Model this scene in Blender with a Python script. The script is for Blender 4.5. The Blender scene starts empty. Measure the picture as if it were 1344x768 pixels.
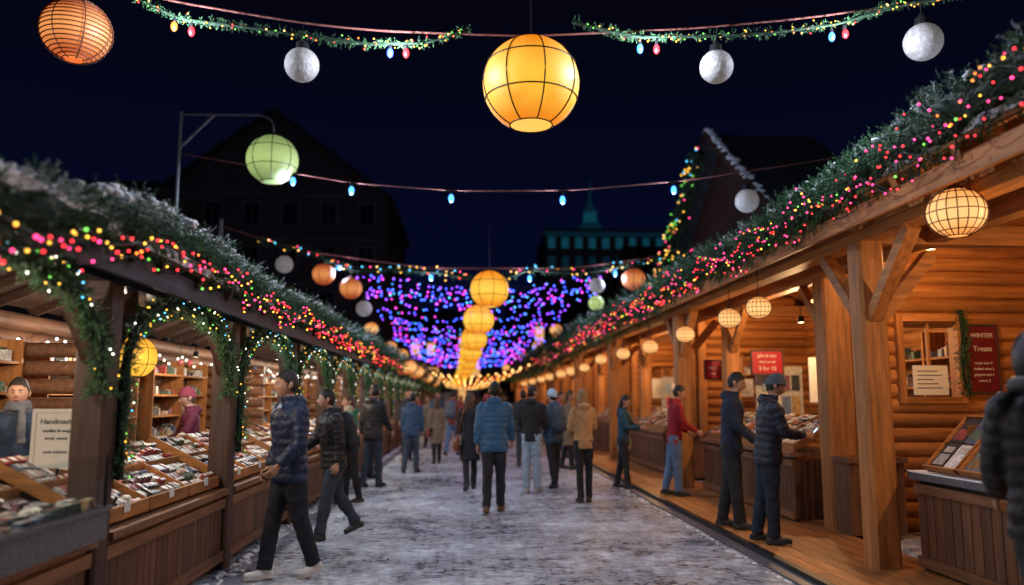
import bpy,math,random
import numpy as np
from mathutils import Vector,Matrix
from mathutils.bvhtree import BVHTree
rnd=random.Random(7); rs=np.random.RandomState(5)
R=math.radians
scn=bpy.context.scene
col=scn.collection
# ------------------------------------------------------------------ materials
def pm(name,c,rough=.7,metal=0,es=0,ec=None,var=0,scale=8,bump=0,bscale=60,stretch=(1,1,1),island=0,c2=None,spec=.3,sample=True,bdist=.01,trans=0):
    m=bpy.data.materials.new(name);m.use_nodes=True;nt=m.node_tree;N=nt.nodes;L=nt.links
    b=N['Principled BSDF'];b.inputs['Roughness'].default_value=rough;b.inputs['Metallic'].default_value=metal
    b.inputs['Specular IOR Level'].default_value=spec
    c=tuple(c)
    b.inputs['Base Color'].default_value=(*c,1)
    tc=N.new('ShaderNodeTexCoord');mp=N.new('ShaderNodeMapping');mp.inputs['Scale'].default_value=stretch
    L.new(tc.outputs['Object'],mp.inputs['Vector'])
    out=None
    if var>0 or c2:
        n=N.new('ShaderNodeTexNoise');n.inputs['Scale'].default_value=scale;n.inputs['Detail'].default_value=6;n.inputs['Roughness'].default_value=.65
        L.new(mp.outputs[0],n.inputs['Vector'])
        r=N.new('ShaderNodeValToRGB');r.color_ramp.elements[0].position=.32;r.color_ramp.elements[1].position=.68
        lo=tuple(max(0,x*(1-var)) for x in c);hi=tuple(min(1,x*(1+var)) for x in c) if not c2 else c2
        r.color_ramp.elements[0].color=(*lo,1);r.color_ramp.elements[1].color=(*hi,1)
        L.new(n.outputs['Fac'],r.inputs[0]);out=r.outputs[0]
    if island:
        g=N.new('ShaderNodeNewGeometry');mr=N.new('ShaderNodeMapRange');mr.inputs['To Min'].default_value=1-island;mr.inputs['To Max'].default_value=1+island*.6
        L.new(g.outputs['Random Per Island'],mr.inputs['Value'])
        mx=N.new('ShaderNodeVectorMath');mx.operation='SCALE'
        if out: L.new(out,mx.inputs[0])
        else: mx.inputs[0].default_value=c
        L.new(mr.outputs[0],mx.inputs['Scale']);out=mx.outputs[0]
    if out: L.new(out,b.inputs['Base Color'])
    if bump:
        n=N.new('ShaderNodeTexNoise');n.inputs['Scale'].default_value=bscale;n.inputs['Detail'].default_value=4
        L.new(mp.outputs[0],n.inputs['Vector'])
        bp=N.new('ShaderNodeBump');bp.inputs['Strength'].default_value=bump;bp.inputs['Distance'].default_value=bdist
        L.new(n.outputs['Fac'],bp.inputs['Height']);L.new(bp.outputs[0],b.inputs['Normal'])
    if es:
        b.inputs['Emission Color'].default_value=(*(ec or c),1);b.inputs['Emission Strength'].default_value=es
        if not sample: m.cycles.emission_sampling='NONE'
    return m
def wood(name,c,axis,island=.3,rough=.6,var=.4):
    st=[9,9,9];st[axis]=.7
    return pm(name,c,rough,var=var,scale=2.2,stretch=tuple(st),bump=.45,bscale=5,island=island,bdist=.008)
def bulbm(name,c,s): return pm(name,tuple(x*.12 for x in c),.4,es=s,ec=c,sample=False)

HON=(.36,.145,.042)
wHx=wood('honey_wood_x',HON,0);wHy=wood('honey_wood_y',HON,1);wHz=wood('honey_wood_z',HON,2)
DRK=(.055,.028,.020)
wDx=wood('dark_wood_x',DRK,0);wDy=wood('dark_wood_y',DRK,1);wDz=wood('dark_wood_z',DRK,2)
wEv=wood('painted_eave_wood',(.022,.024,.034),1)
wCz=wood('counter_wood_z',(.12,.052,.024),2);wCy=wood('counter_wood_y',(.18,.08,.037),1)
wLg=wood('log_wood_y',(.19,.088,.048),1)
mSnow=pm('snow',(.82,.85,.90),.6,var=.08,scale=6,bump=.6,bscale=18,bdist=.03)
mBlk=pm('black_metal',(.02,.02,.022),.45,metal=.6)
mStone=pm('granite',(.10,.10,.115),.4,var=.6,scale=60)
mPaper=pm('paper',(.66,.63,.58),.8,var=.06,scale=5)
mInk=pm('ink',(.03,.03,.04),.7)
mRed=pm('red_board',(.36,.012,.022),.5,var=.1)
mDkRed=pm('dark_red_board',(.13,.010,.014),.5,var=.3)
PRC=[(.38,.07,.06),(.60,.55,.48),(.10,.13,.22),(.34,.22,.10),(.10,.15,.11),(.45,.33,.26),(.05,.05,.06),(.22,.10,.13),(.56,.54,.52),(.24,.30,.36)]
mPr=[pm('merchandise_%s'%n,c,.45,var=.45,scale=30,island=.5) for n,c in zip('abcdefghij',PRC)]
mN1=pm('fir_dark',(.030,.085,.036),.6,island=.4);mN2=pm('fir_light',(.07,.17,.065),.6,island=.4)
mN3=pm('fir_frosted',(.50,.58,.55),.7,island=.35)
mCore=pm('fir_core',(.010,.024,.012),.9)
B_red=bulbm('bulb_red',(1,.03,.04),3.4);B_pink=bulbm('bulb_pink',(1,.05,.22),3.4);B_yel=bulbm('bulb_yellow',(1,.50,.05),3)
B_org=bulbm('bulb_orange',(1,.20,.03),3.4);B_grn=bulbm('bulb_green',(.25,1,.12),1.6);B_blu=bulbm('bulb_blue',(.06,.30,1),4)
B_cya=bulbm('bulb_cyan',(.10,.6,1),3);B_pur=bulbm('bulb_purple',(.24,.05,1),7);B_mag=bulbm('bulb_magenta',(.9,.05,.70),4.6)
B_wht=bulbm('bulb_white',(1,.93,.8),5);B_wrm=bulbm('bulb_warm',(1,.52,.16),5);B_blu2=bulbm('bulb_deep_blue',(.045,.09,1),8)

# ------------------------------------------------------------------ mesh builder
class MB:
    def __init__(s): s.v=[];s.f=[];s.m=[];s.s=[];s.mats=[]
    def mi(s,mat):
        if mat not in s.mats: s.mats.append(mat)
        return s.mats.index(mat)
    def add(s,vs,fs,mat,smooth=False):
        o=len(s.v);s.v.extend([tuple(p) for p in vs]);k=s.mi(mat)
        for f in fs: s.f.append(tuple(i+o for i in f));s.m.append(k);s.s.append(smooth)
    def box(s,x0,x1,y0,y1,z0,z1,mat,M=None):
        vs=[Vector((x,y,z)) for x in (x0,x1) for y in (y0,y1) for z in (z0,z1)]
        if M: vs=[M@p for p in vs]
        s.add(vs,[(0,1,3,2),(4,6,7,5),(0,4,5,1),(2,3,7,6),(0,2,6,4),(1,5,7,3)],mat)
    def post(s,x,y,z0,z1,w,mat,ch=.02,d=None):
        h=w/2;k=(d or w)/2;c=ch
        pr=[(-h+c,-k),(h-c,-k),(h,-k+c),(h,k-c),(h-c,k),(-h+c,k),(-h,k-c),(-h,-k+c)]
        vs=[(x+a,y+b,z0) for a,b in pr]+[(x+a,y+b,z1) for a,b in pr]
        s.add(vs,[(i,(i+1)%8,8+(i+1)%8,8+i) for i in range(8)]+[tuple(range(7,-1,-1)),tuple(range(8,16))],mat)
    def beam(s,p0,p1,w,h,mat,up=(0,0,1)):
        p0=Vector(p0);p1=Vector(p1);t=(p1-p0).normalized();sd=t.cross(Vector(up))
        if sd.length<1e-3: sd=Vector((1,0,0))
        sd.normalize();u=sd.cross(t)
        vs=[p+sd*a*w/2+u*b*h/2 for p in (p0,p1) for a,b in ((-1,-1),(1,-1),(1,1),(-1,1))]
        s.add(vs,[(0,3,2,1),(4,5,6,7),(0,1,5,4),(1,2,6,5),(2,3,7,6),(3,0,4,7)],mat)
    def cyl(s,p0,p1,r0,r1,mat,n=10):
        p0=Vector(p0);p1=Vector(p1);t=(p1-p0).normalized();a=Vector((1,0,0)) if abs(t.x)<.9 else Vector((0,1,0))
        u=t.cross(a).normalized();w=t.cross(u)
        vs=[p+(u*math.cos(6.28318*i/n)+w*math.sin(6.28318*i/n))*r for p,r in ((p0,r0),(p1,r1)) for i in range(n)]
        s.add(vs,[(i,(i+1)%n,n+(i+1)%n,n+i) for i in range(n)],mat,True)
        s.add(vs[:n],[tuple(range(n-1,-1,-1))],mat);s.add(vs[n:],[tuple(range(n))],mat)
    def sph(s,c,r,mat,nu=16,nv=10,M=None,z0=-1,z1=1):
        c=Vector(c);r=(r,r,r) if not hasattr(r,'__len__') else r
        vs=[];a0=math.acos(max(-1,min(1,z1)));a1=math.acos(max(-1,min(1,z0)))
        for j in range(nv+1):
            ph=a0+(a1-a0)*j/nv
            for i in range(nu):
                th=6.2831853*i/nu;p=Vector((r[0]*math.sin(ph)*math.cos(th),r[1]*math.sin(ph)*math.sin(th),r[2]*math.cos(ph)))
                if M: p=M@p
                vs.append(c+p)
        s.add(vs,[(j*nu+i,(j+1)*nu+i,(j+1)*nu+(i+1)%nu,j*nu+(i+1)%nu) for j in range(nv) for i in range(nu)],mat,True)
    def torus(s,c,R_,r,mat,n=32,k=6,axis='z',M=None):
        vs=[];c=Vector(c)
        for i in range(n):
            a=6.2831853*i/n
            for j in range(k):
                b=6.2831853*j/k;q=R_+r*math.cos(b);p=Vector((q*math.cos(a),q*math.sin(a),r*math.sin(b)))
                if axis=='y': p=Vector((p.x,p.z,p.y))
                if axis=='x': p=Vector((p.z,p.x,p.y))
                if M: p=M@p
                vs.append(c+p)
        s.add(vs,[(i*k+j,((i+1)%n)*k+j,((i+1)%n)*k+(j+1)%k,i*k+(j+1)%k) for i in range(n) for j in range(k)],mat,True)
    def tube(s,pts,rads,mat,n=12,side=(1,0,0),step=None,quilt=0,pitch=.07,smooth=2):
        P=np.array([tuple(p) for p in pts],float);Q=np.array([(r,r) if not hasattr(r,'__len__') else r for r in rads],float)
        if step:
            d=np.r_[0,np.cumsum(np.linalg.norm(np.diff(P,axis=0),axis=1))];m=max(3,int(d[-1]/step)+1);t=np.linspace(0,d[-1],m)
            P=np.stack([np.interp(t,d,P[:,i]) for i in range(3)],1);Q=np.stack([np.interp(t,d,Q[:,i]) for i in range(2)],1)
            for _ in range(smooth):
                P[1:-1]=.25*P[:-2]+.5*P[1:-1]+.25*P[2:];Q[1:-1]=.25*Q[:-2]+.5*Q[1:-1]+.25*Q[2:]
            if quilt: Q=Q+quilt*(np.abs(np.sin(np.pi*t/pitch))[:,None]-.6)
        T=np.gradient(P,axis=0);T/=np.linalg.norm(T,axis=1)[:,None]+1e-9
        sd=np.array(side,float);U=sd-T*(T@sd)[:,None];U/=np.linalg.norm(U,axis=1)[:,None]+1e-9;V=np.cross(T,U)
        an=np.arange(n)*2*np.pi/n
        vs=(P[:,None]+U[:,None]*(np.cos(an)[None,:,None]*Q[:,0][:,None,None])+V[:,None]*(np.sin(an)[None,:,None]*Q[:,1][:,None,None])).reshape(-1,3)
        m=len(P)
        s.add(vs.tolist(),[(j*n+i,j*n+(i+1)%n,(j+1)*n+(i+1)%n,(j+1)*n+i) for j in range(m-1) for i in range(n)],mat,True)
        o=len(s.v)-len(vs)
        s.f.append(tuple(o+i for i in range(n-1,-1,-1)));s.m.append(s.mi(mat));s.s.append(True)
        s.f.append(tuple(o+(m-1)*n+i for i in range(n)));s.m.append(s.mi(mat));s.s.append(True)
    def mesh(s,name):
        me=bpy.data.meshes.new(name);me.from_pydata(s.v,[],s.f)
        for m in s.mats: me.materials.append(m)
        me.polygons.foreach_set('material_index',s.m);me.polygons.foreach_set('use_smooth',s.s);me.update();return me
    def obj(s,name,loc=(0,0,0),rz=0,parent=None):
        return mk(name,s.mesh(name),loc,rz,parent)
def mk(name,me,loc=(0,0,0),rz=0,parent=None):
    o=bpy.data.objects.new(name,me);o.location=loc;o.rotation_euler=(0,0,rz);col.objects.link(o)
    if parent: o.parent=parent
    return o
def empty(name,loc=(0,0,0)):
    o=bpy.data.objects.new(name,None);o.location=loc;o.empty_display_size=.1;col.objects.link(o);return o
def npmesh(name,V,F,mi,mats,smooth=False):
    me=bpy.data.meshes.new(name);nv=len(V);nf=len(F)
    me.vertices.add(nv);me.vertices.foreach_set('co',V.astype(np.float32).ravel())
    me.loops.add(nf*3);me.loops.foreach_set('vertex_index',F.astype(np.int32).ravel())
    me.polygons.add(nf);me.polygons.foreach_set('loop_start',np.arange(nf,dtype=np.int32)*3)
    me.polygons.foreach_set('loop_total',np.full(nf,3,dtype=np.int32))
    for m in mats: me.materials.append(m)
    me.polygons.foreach_set('material_index',mi.astype(np.int32))
    me.polygons.foreach_set('use_smooth',np.full(nf,smooth))
    me.update();me.validate();return me
g=(1+5**.5)/2
IV=np.array([(-1,g,0),(1,g,0),(-1,-g,0),(1,-g,0),(0,-1,g),(0,1,g),(0,-1,-g),(0,1,-g),(g,0,-1),(g,0,1),(-g,0,-1),(-g,0,1)],float);IV/=np.linalg.norm(IV[0])
IF=np.array([(0,11,5),(0,5,1),(0,1,7),(0,7,10),(0,10,11),(1,5,9),(5,11,4),(11,10,2),(10,7,6),(7,1,8),(3,9,4),(3,4,2),(3,2,6),(3,6,8),(3,8,9),(4,9,5),(2,4,11),(6,2,10),(8,6,7),(9,8,1)])
def blobs(name,P,rad,mi,mats,parent=None,squash=1,smooth=True,jit=0,loc=(0,0,0)):
    P=np.array(P,float);n=len(P);rad=np.broadcast_to(np.array(rad,float),(n,));
    S=np.ones((n,1,3));S[:,:,2]=squash
    V=IV[None]*S*rad[:,None,None]
    if jit: V=V*(1+rs.uniform(-jit,jit,(n,12,1)))
    V=(V+P[:,None]).reshape(-1,3);F=(IF[None]+12*np.arange(n)[:,None,None]).reshape(-1,3)
    mi=np.repeat(np.broadcast_to(np.array(mi),(n,)),20)
    return mk(name,npmesh(name,V,F,mi,mats,smooth),loc,0,parent)

# ------------------------------------------------------------------ garland
def path_sample(P,t):
    P=np.array(P,float);d=np.r_[0,np.cumsum(np.linalg.norm(np.diff(P,axis=0),axis=1))]
    q=np.stack([np.interp(t,d,P[:,i]) for i in range(3)],1)
    e=.05;q2=np.stack([np.interp(np.minimum(t+e,d[-1]),d,P[:,i]) for i in range(3)],1);q1=np.stack([np.interp(np.maximum(t-e,0),d,P[:,i]) for i in range(3)],1)
    T=q2-q1;T/=np.linalg.norm(T,axis=1)[:,None]+1e-9;return q,T
def plen(P): P=np.array(P,float);return np.linalg.norm(np.diff(P,axis=0),axis=1).sum()
def garland(name,P,hw,hh,dens,snow=0.5,size=1.0,scalef=None,loc=(0,0,0),parent=None,side0=None,K=22,meshname=None):
    Ln=plen(P)
    ts=[];ss=[];t=0
    while t<Ln:
        q,_=path_sample(P,np.array([t]));s=scalef(q[0]) if scalef else 1
        n=rs.poisson(dens*.1/s**1.5)
        ts+=list(t+rs.rand(n)*.1);ss+=[s]*n;t+=.1
    t=np.array(ts);s=np.array(ss);N=len(t)
    q,T=path_sample(P,t)
    up=np.array([0,0,1.]);sd=np.cross(T,up);bad=np.linalg.norm(sd,axis=1)<.3;sd[bad]=(1,0,0)
    if side0 is not None: sd[:]=side0
    sd/=np.linalg.norm(sd,axis=1)[:,None];u2=np.cross(sd,T)
    if side0 is None: u2*=np.sign(u2[:,2:3]+1e-6)
    ph=rs.rand(N)*2*np.pi;lump=1+.22*np.sin(t*5.1)+.15*np.sin(t*11.7+2)
    rho=np.sqrt(rs.uniform(.25,1,N))*lump
    rad=sd*np.cos(ph)[:,None]+u2*np.sin(ph)[:,None]
    pos=q+sd*(np.cos(ph)*hw*rho)[:,None]+u2*(np.sin(ph)*hh*rho)[:,None]
    D=rad*.9+T*rs.uniform(-1,1,(N,1))*1.0+rs.normal(0,.35,(N,3));D[:,2]-=.1;D/=np.linalg.norm(D,axis=1)[:,None]
    L=.11*size*s*rs.uniform(.6,1.3,N)
    a=np.cross(D,rs.normal(size=(N,3)));a/=np.linalg.norm(a,axis=1)[:,None];b=np.cross(D,a)
    tt=(np.arange(K)+.5)/K;az=rs.rand(N,K)*2*np.pi
    base=pos[:,None]+D[:,None]*(tt[None,:,None]*L[:,None,None])
    rd=a[:,None]*np.cos(az)[...,None]+b[:,None]*np.sin(az)[...,None]
    nl=.038*size*s[:,None,None]*rs.uniform(.7,1.2,(N,K,1))*(1-.4*tt[None,:,None])
    nd=D[:,None]*.6+rd*.8
    w=np.cross(nd,rs.normal(size=(N,K,3)));w/=np.linalg.norm(w,axis=2)[...,None]+1e-9;w*=.0032*size**.5*s[:,None,None]
    V=np.stack([base-w,base+w,base+nd*nl],2).reshape(-1,3)
    F=np.arange(len(V)).reshape(-1,3)
    mi=(rs.rand(N)<.45).astype(int)
    top=(pos[:,2]-q[:,2])/hh
    patch=.5+.5*np.sin(t*3.3+1)*np.sin(t*7.9)
    mi[(top>.25)&(rs.rand(N)<snow*(.5+patch))]=2
    mi=np.repeat(mi,K)
    par=parent or empty(name,loc)
    mk('foliage',npmesh('fir_foliage',V-0,F,mi,[mN1,mN2,mN3]),parent=par)
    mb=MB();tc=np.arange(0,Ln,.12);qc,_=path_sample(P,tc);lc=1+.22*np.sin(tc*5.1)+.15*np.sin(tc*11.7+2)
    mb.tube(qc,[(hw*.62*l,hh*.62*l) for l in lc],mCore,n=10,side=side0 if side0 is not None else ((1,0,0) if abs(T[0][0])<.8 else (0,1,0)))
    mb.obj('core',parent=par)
    return par
def glights(P,hw,hh,perm,cols,w,parent,r=.0105,scalef=None,lo=-1.0,hi=.3,fr=None,name='light_bulbs',wires=2,sidesign=1):
    """bulbs strung on cables wandering over the visible face of a garland"""
    Ln=plen(P);pts=[];rr=[];mi=[];mb=MB()
    for k in range(wires):
        t=np.arange(0,Ln,.05);q,T=path_sample(P,t);o=rs.rand()*6
        a=lo+(hi-lo)*np.clip(.36+.42*np.sin(t*(2.1+k*.9)+o)*np.cos(t*1.1+k)+.12*np.sin(t*7+o),0,1)
        off=np.stack([sidesign*hw*1.2*np.sqrt(np.clip(1-(a*.75)**2,0,1)),np.zeros_like(a),a*hh*1.12],1)
        C=q+off;mb.tube(C,[.006]*len(C),mBlk,n=4)
        tt=0.
        while tt<Ln-.1:
            j=int(tt/.05);c=C[j];s=scalef(c) if scalef else 1
            pts.append((c[0]+sidesign*.02+rs.normal(0,.012),c[1]+rs.normal(0,.02),c[2]+rs.normal(0,.02)));rr.append(r*rs.uniform(.8,1.2)*s**.62);mi.append(rs.choice(len(cols),p=w))
            tt+=wires/perm*rs.uniform(.5,1.5)*s**.75
    mb.obj('cable',parent=parent)
    blobs(name,pts,rr,mi,cols,parent)
sc=lambda q: max(1,min(5,q[1]/8))
def snowclumps(P,hw,hh,perm,parent,r=.04):
    Ln=plen(P);n=int(Ln*perm);t=rs.rand(n)*Ln
    t=t[(.5+.5*np.sin(t*4.3)*np.sin(t*1.9+1))>rs.rand(n)*.8];n=len(t);q,T=path_sample(P,t)
    x=rs.uniform(-.9,.6,n);z=np.sqrt(1-x**2)*rs.uniform(.95,1.3,n)
    pos=q+np.stack([x*hw,np.zeros(n),z*hh],1)
    blobs('snow_clumps',pos,r*rs.uniform(.4,1.3,n),0,[mSnow],parent,squash=.6,jit=.3)

def wavy(x,z,y0,y1,amp,ph,lift=0,y_l=7.2):
    return [(x+.02*math.sin(y*1.3),y,z+amp*math.sin(y*1.17+ph)+lift*max(0,y_l-y)) for y in np.arange(y0,y1,.3)]
PR=wavy(3.42,3.42,2.6,62,.035,.4,.05)
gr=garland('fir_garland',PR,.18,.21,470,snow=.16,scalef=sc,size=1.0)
glights(PR,.18,.24,34,[B_red,B_pink,B_yel,B_org,B_grn],[.38,.36,.14,.08,.04],gr,scalef=sc,lo=-1.2,hi=.7,sidesign=-1,wires=4)
snowclumps(PR,.18,.21,10,gr,.028)
PL=wavy(-2.03,2.60,2.2,60,.03,1.4,-.13,5.0)
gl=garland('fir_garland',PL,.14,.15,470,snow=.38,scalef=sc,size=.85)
glights(PL,.14,.17,26,[B_red,B_pink,B_yel,B_org,B_grn],[.42,.22,.22,.10,.04],gl,scalef=sc,lo=-1.3,hi=.2,sidesign=1,wires=3)
snowclumps(PL,.14,.155,80,gl,.036)

# ------------------------------------------------------------------ lights
def plight(name,loc,W,c,r=.05,parent=None):
    l=bpy.data.lights.new(name,'POINT');l.energy=W;l.color=c;l.shadow_soft_size=r
    o=bpy.data.objects.new(name,l);o.location=loc;col.objects.link(o)
    if parent:o.parent=parent
    return o

# ------------------------------------------------------------------ products
def goods(mb,x0,x1,y0,y1,zf,n,smin=.04,smax=.1,tilt=0):
    """boxes, tins, cards and bags laid in rows on the surface z=zf(x)"""
    x=x0
    while x<x1-.03:
        dx=rnd.uniform(.045,.10);y=y0;run=0
        while y<y1-.03:
            if run<=0: run=rnd.randrange(2,6);kind=rnd.random();m=mPr[rnd.randrange(10)];w0=rnd.uniform(.035,.085);h0=rnd.uniform(.012,.05)
            run-=1;dy=w0
            if rnd.random()<.93:
                xc=x+dx/2;z=zf(xc)
                M=Matrix.Translation((xc,y+dy/2,z))@Matrix.Rotation(tilt,4,'Y')@Matrix.Rotation(rnd.gauss(0,.1),4,'Z')
                if kind<.55:
                    h=h0*rnd.uniform(.8,1.2);mb.box(-dx*.44,dx*.44,-dy*.44,dy*.44,0,h,m,M)
                    mb.box(-dx*.3,dx*.22,-dy*.3,dy*.3,h+.0005,h+.002,mPr[rnd.choice([1,8,5,1,0])],M)
                elif kind<.75:
                    r=min(dx,dy)*.43;mb.cyl(M@Vector((0,0,0)),M@Vector((0,0,h0*1.3)),r,r*.95,m,10);mb.cyl(M@Vector((0,0,h0*1.3)),M@Vector((0,0,h0*1.3+.006)),r*.8,r*.8,mPr[8],10)
                elif kind<.88:
                    mb.sph(M@Vector((0,0,h0*.6)),(dx*.4,dy*.42,h0*.7),m,8,6)
                else:
                    for q in range(3): mb.box(-dx*.42+q*.012,dx*.3+q*.012,-dy*.42,dy*.42,q*.007,q*.007+.006,mPr[(q*3+1)%10],M)
            y+=dy*1.06
        x+=dx*1.08
def shelf_goods(mb,x0,x1,y0,y1,z,hmax):
    y=y0
    while y<y1:
        w=rnd.uniform(.05,.11);h=rnd.uniform(.3,.8)*hmax;m=mPr[rnd.randrange(10)];xc=(x0+x1)/2
        k=rnd.random()
        if k<.4:
            mb.box(x0+rnd.uniform(0,.05),x1-.02,y,y+w*.85,z,z+h*.7,m);mb.box(x0+.05,x1-.06,y+w*.1,y+w*.7,z+h*.7,z+h*.85,mPr[rnd.randrange(10)])
        elif k<.75:
            mb.cyl((xc,y+w/2,z),(xc,y+w/2,z+h*.6),w*.42,w*.40,m,10);mb.cyl((xc,y+w/2,z+h*.6),(xc,y+w/2,z+h*.72),w*.25,w*.18,mPr[rnd.randrange(10)],8)
        elif k<.9:
            mb.sph((xc,y+w/2,z+w*.4),(w*.42,w*.42,w*.4),m,10,7)
        y+=w*1.12

# ------------------------------------------------------------------ left stall
LM=2.67
def left_stall(seed,part):
    rnd.seed(seed);mb=MB()
    mb.post(0,0,0,2.28,.2,wDz)
    mb.box(-.075,.075,0,LM,2.28,2.44,wEv)          # eave beam
    mb.box(.24,.28,0,LM,2.27,2.42,wEv)                   # fascia
    mb.box(.18,.238,0,LM,2.36,2.39,mBlk)
    for k in (0,1):
        y=k*LM;s=1 if k==0 else -1
        mb.beam((0,y+s*.09,1.80),(0,y+s*.52,2.28),.09,.09,wDy,up=(1,0,0))
    # roof planks + rafters + snow
    rx,rz=-1.1,2.95;ex,ez=.32,2.41;bx,bz=-2.33,2.45
    for (xa,za,xb,zb) in ((ex,ez,rx,rz),(rx,rz,bx,bz)):
        n=9
        for i in range(n):
            a=i/n;b=(i+1)/n-.006
            mb.beam((xa+(xb-xa)*a,LM/2,za+(zb-za)*a+.05),(xa+(xb-xa)*b,LM/2,za+(zb-za)*b+.05),LM,.025,wDy)
        for j in range(4):
            y=.15+j*LM/3.6
            mb.beam((xa,y,za),(xb,y,zb),.06,.09,wDx)
        mb.beam((xa,LM/2,za+.10),(xb,LM/2,zb+.10),LM,.07,mSnow)
    # counter
    n=22
    for i in range(n):
        y=.11+(LM-.22)*i/n
        mb.box(.035,.06,y,y+(LM-.22)/n-.008,.06,.66,wCz)
    mb.box(.03,.035,.1,LM-.1,.05,.68,mBlk)
    mb.box(.061,.085,.1,LM-.1,.08,.17,wCy);mb.box(.061,.085,.1,LM-.1,.56,.64,wCy)
    mb.box(-.62,.12,.1,LM-.1,.68,.73,wCy)
    mb.box(-.62,-.58,.1,LM-.1,.0,.68,wCy)
    # slanted trays
    z=lambda x: .79+(-x)*.52
    tl=math.atan(.52)
    for i,(a,b) in enumerate(((.1,.9),(.92,1.72),(1.74,LM-.12))):
        mb.beam((.0,(a+b)/2,.78),(-.72,(a+b)/2,.78+.72*.52),b-a,.02,wCy)
        mb.beam((.01,a,.80),(.01,b,.80),.03,.09,wHy);mb.beam((-.36,a,.81+.36*.52),(-.36,b,.81+.36*.52),.02,.07,wHy)
        mb.beam((0,a,.80),(-.72,a,.80+.375),.02,.08,wHx)
        goods(mb,-.70,-.38,a+.02,b-.02,z,0,tilt=tl);goods(mb,-.34,-.02,a+.02,b-.02,z,0,tilt=tl)
        # price card
        mb.box(.03,.034,(a+b)/2-.05,(a+b)/2+.05,.80,.87,mPaper)
    mb.box(-.78,-.72,.1,LM-.1,.68,1.14,wCy)
    # back wall of logs
    for k in range(14):
        mb.cyl((-2.24,-.02,.09+k*.172),(-2.24,LM-.02,.09+k*.172),.092,.092,wLg,12)
    # shelves
    if part!=0:
        y0,y1=.35,LM-.15
        for k,zz in enumerate((.75,1.03,1.31,1.59,1.87)):
            mb.box(-2.12,-1.82,y0,y1,zz,zz+.025,wHy);shelf_goods(mb,-2.08,-1.84,y0+.03,y1-.1,zz+.026,.22)
        for yy in (y0,(y0+y1)/2,y1): mb.box(-2.12,-1.81,yy-.015,yy+.015,0,2.1,wHz)
    if part==2:
        for k in range(12):
            mb.cyl((-2.2,.0,.12+k*.172),(-.95,.0,.12+k*.172),.07,.07,wLg,10)
    # string of small white bulbs on back wall
    for i in range(14):
        y=.1+i*.18;mb.sph((-2.0,y,2.12-.06*math.sin(i*1.1)),.016,B_wht,8,5)
    mb.tube([(-2.0,.1+i*.18,2.15-.06*math.sin(i*1.1)) for i in range(14)],[.005]*14,mBlk,n=4)
    # hanging ornaments from the inner beam
    for i in range(7):
        y=.3+i*.33
        if rnd.random()<.6:
            r=rnd.uniform(.03,.05);zz=2.05-rnd.random()*.15;mb.cyl((-1.0,y,2.6),(-1.0,y,zz),.003,.003,mBlk,4);mb.sph((-1.0,y,zz),r,mPr[rnd.choice([0,8,3,2])],10,7)
    # pendant lamp
    mb.cyl((-.45,1.35,2.62),(-.45,1.35,2.16),.006,.006,mBlk,5);mb.cyl((-.45,1.35,2.20),(-.45,1.35,2.12),.035,.04,mBlk,10)
    mb.cyl((-1.4,.7,2.7),(-1.4,.7,2.16),.006,.006,mBlk,5);mb.cyl((-1.4,.7,2.20),(-1.4,.7,2.12),.035,.04,mBlk,10)
    for yy,zz in ((.35,2.22),(1.9,2.24)): mb.box(.08,.085,yy,yy+.12,zz-.04,zz+.06,mPaper)
    return mb.mesh('market_stall_left')
LMs=[left_stall(11,0),left_stall(12,1),left_stall(13,2)]
seq=[1,0,1,2,1,2,1,1,2,1,2,1,1,2,1,2,1,2,1,2,1,2]
for i in range(22):
    y=5.14+(i-2)*LM
    mk('market_stall',LMs[seq[i]],(-2.3,y,0))
    c=(1,.84,.66) if i%3 else (.84,.92,1)
    if i<12: 
        plight('stall_lamp',(-2.75,y+1.35,2.06),52,c,.04)
        plight('stall_lamp',(-3.7,y+.7,2.06),36,(1,.76,.52),.04)
    elif i%2==0: plight('stall_lamp',(-2.75,y+1.35,2.06),80,(1,.75,.5),.05)
# swag garlands
SW=[(.1,.13,1.05),(.1,.14,1.5),(.1,.18,1.85),(.1,.42,2.13),(.1,.9,2.25),(.1,1.5,2.26),(.1,2.1,2.17),(.1,2.42,1.95),(.1,2.52,1.6)]
tmp=garland('swag_garland',SW,.065,.065,480,snow=.15,size=.55,side0=(1,0,0),K=18)
pts=[];mi=[]
for _ in range(85):
    q,_t=path_sample(SW,np.array([rs.rand()*plen(SW)]));a=rs.uniform(-1.9,1.9);q=q[0]
    pts.append((q[0]+.085*math.cos(a),q[1]+rs.uniform(-.06,.06),q[2]+.085*math.sin(a)));mi.append(rs.choice(4,p=[.4,.25,.2,.15]))
blobs('light_bulbs',pts,.007,mi,[B_yel,B_wht,B_grn,B_cya],tmp)
tmp.location=(-2.3,5.14-2*LM,0)
for i in range(1,14):
    e=empty('swag_garland',(-2.3,5.14+(i-2)*LM,0))
    for ch in tmp.children: mk(ch.name.split('.')[0],ch.data,parent=e)

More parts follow.
